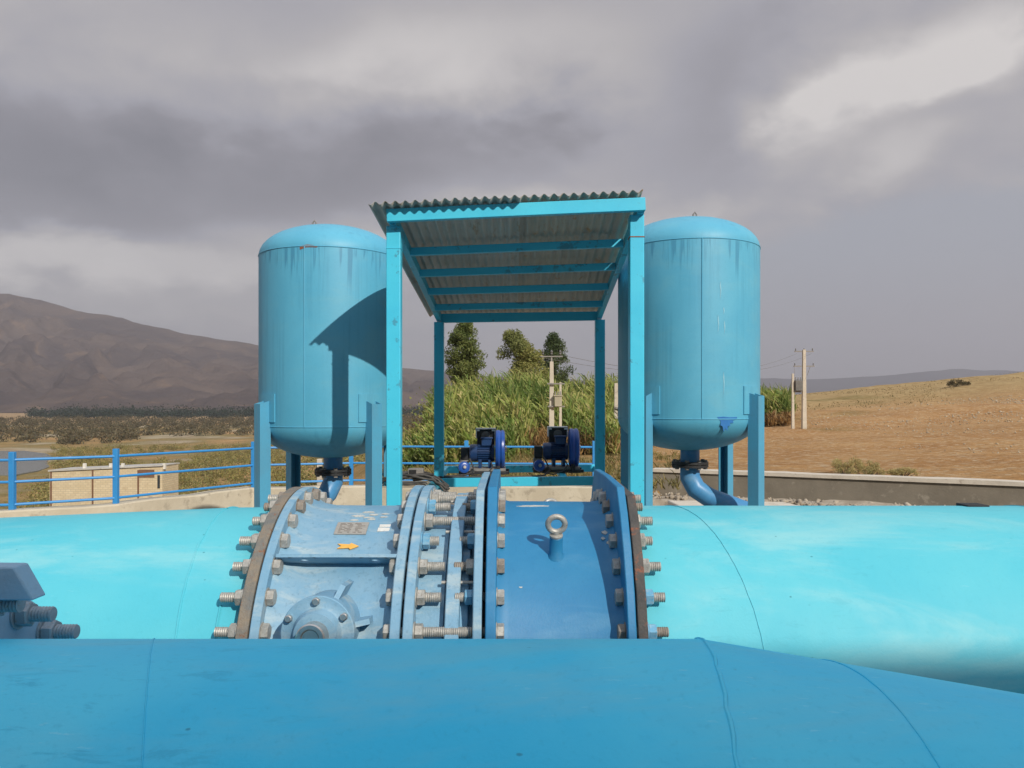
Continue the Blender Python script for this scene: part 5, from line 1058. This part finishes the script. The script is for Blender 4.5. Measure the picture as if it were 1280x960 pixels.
# ------------------------------------------------------------------ trees
def tree(px, y0, y1, wpx, d, mat, label, lean, n_leaf, gap):
    x = (px-CX)/F*d; gz = float(ground_z(x, d)[0]); zt, zl = (HY-y0)/F*d, (HY-y1)/F*d; wd = wpx/F*d
    t = thing('tree', (x, d, gz), label, 'tree', 'trees behind the reeds')
    mb = MB(); H = zt-gz; trunk = [(x+lean*s_*s_*wd*0.5, d, gz-0.2+(H*0.86)*s_) for s_ in [i/8 for i in range(9)]]; mb.tube(trunk, [0.20*(1-0.85*i/8)+0.02 for i in range(9)], 10)
    C = []
    nb = 44
    for k in range(nb):
        s_ = 0.15+0.85*k/nb; z = zl+(zt-zl)*s_; env = (math.sin(math.pi*min(1, 0.16+0.86*s_))**0.7); a = random.uniform(0, 6.28); rr_ = wd*0.5*env*random.uniform(0.25, 0.95)
        tx = x+lean*((z-gz)/H)**2*wd*0.5; e_ = Vector((tx+rr_*math.cos(a), d+rr_*math.sin(a), z)); st = Vector((x+lean*((z-gz)/H*0.8)**2*wd*0.5, d, z-0.22*wd*env))
        mb.tube([st, st.lerp(e_, 0.55)+Vector((0, 0, 0.12)), e_], [0.05, 0.032, 0.012], 6)
        m_ = int(n_leaf/nb); c = ball(m_, wd*0.20*random.uniform(0.75, 1.25), 0.75); c[:, 0] += lean*0.3*np.abs(c[:, 2]); C.append(c+np.array(e_)+np.array([0, 0, 0.0]))
        if random.random() > gap:
            c = ball(m_//2, wd*0.15, 0.8); C.append(c+np.array(st.lerp(e_, 0.5)))
    part('trunk', mb, M['bark'], t)
    V, Q = leaf_quads(np.concatenate(C), 0.24, 2.8, (lean*0.7, 0, 0.2)); V -= np.array(WLOC[t.name])
    o = bpy.data.objects.new('crown', raw_mesh('crown', V, Q, mat)); COL.objects.link(o); o.parent = t
random.seed(21)
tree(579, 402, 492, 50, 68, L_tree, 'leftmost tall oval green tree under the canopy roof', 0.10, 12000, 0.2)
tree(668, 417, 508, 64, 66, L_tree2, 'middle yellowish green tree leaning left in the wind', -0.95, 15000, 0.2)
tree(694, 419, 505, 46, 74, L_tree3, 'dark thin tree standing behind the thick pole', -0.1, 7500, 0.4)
random.seed(5)
def bush(px, py_, wpx, hpx, d, mat, label, n, leaf, name='shrub', group=None):
    x = (px-CX)/F*d; gz = float(ground_z(x, d)[0]); rx = wpx/F*d/2; h = hpx/F*d; C = []
    t = thing(name, (x, d, gz), label, 'shrub', group); mb = MB()
    for k in range(22):
        a = random.uniform(0, 6.28); r_ = rx*random.random()**0.6; e_ = Vector((x+r_*math.cos(a), d+0.6*r_*math.sin(a), gz+h*random.uniform(0.35, 0.95)*(1-0.5*(r_/rx)**2)))
        mb.tube([(x+0.2*(e_.x-x), d, gz-0.05), (x+0.6*(e_.x-x), d+0.5*(e_.y-d), gz+0.55*(e_.z-gz)), e_], [0.012, 0.008, 0.003], 5); c = ball(n//22, rx*0.26, 0.7); C.append(c+np.array(e_))
    part('stems', mb, M['bark'], t); V, Q = leaf_quads(np.concatenate(C), leaf, 4.0, (0, 0, 0.6)); V -= np.array(WLOC[t.name])
    o = bpy.data.objects.new('foliage', raw_mesh('foliage', V, Q, mat)); COL.objects.link(o); o.parent = t
L_sage = leafmat('grey_green_shrub_leaf', [(0.42,0.37,0.15), (0.54,0.44,0.20), (0.32,0.30,0.12), (0.60,0.46,0.24)], 0.35)
bush(1056, 590, 46, 26, 17.5, L_sage, 'pale feathery shrub behind the dark wall, left of the pair', 2600, 0.045); bush(1085, 592, 38, 20, 16.6, L_sage, 'dark based shrub in the middle behind the dark wall', 1900, 0.045); bush(1128, 596, 36, 16, 16.0, L_sage, 'lowest shrub behind the dark wall, right of the others', 1500, 0.045)
bush(1197, 474, 26, 12, 104, L_brown, 'small brown bush on the crest of the field', 900, 0.28)
bush(600, 478, 44, 34, 62, L_dry, 'dry orange bush at the foot of the tall oval tree', 1700, 0.22); bush(628, 500, 60, 40, 50, L_tree3, 'dark green bush in the middle of the reeds', 2400, 0.22)

# ------------------------------------------------------------------ pump house behind the camera (its roof edge shades the front pipe)
ph_ = thing('pump_house', (1, -11, FLOOR), 'white pump house standing behind the front pipe, its eave shading it', 'building')
yf = -8.0; mb = MB(); mb.box((-12, yf-6, FLOOR-0.1), (14, yf-0.6, 6.60)); part('wall', mb, M['plaster'], ph_)
mb = MB(); mb.box((-12.6, yf-6.6, 6.62), (14.6, yf, 7.00)); part('roof', mb, M['coping'], ph_, bevel=0.02)
for x in (-9, -5, 3, 7, 11): mb = MB(); mb.box((x-0.8, yf-0.597, 0.2), (x+0.8, yf-0.54, 1.8)); wn = part('window', mb, M['white'], ph_); mb = MB(); mb.box((x-0.7, yf-0.538, 0.3), (x+0.7, yf-0.53, 1.7)); part('pane', mb, M['glass'], wn)
mb = MB(); mb.box((-1.6, yf-0.597, FLOOR), (0.2, yf-0.54, 0.9)); dr = part('door', mb, M['rail'], ph_); mb = MB(); mb.box((-0.1, yf-0.539, -0.8), (0.0, yf-0.49, -0.65)); part('handle', mb, M['steel'], dr)
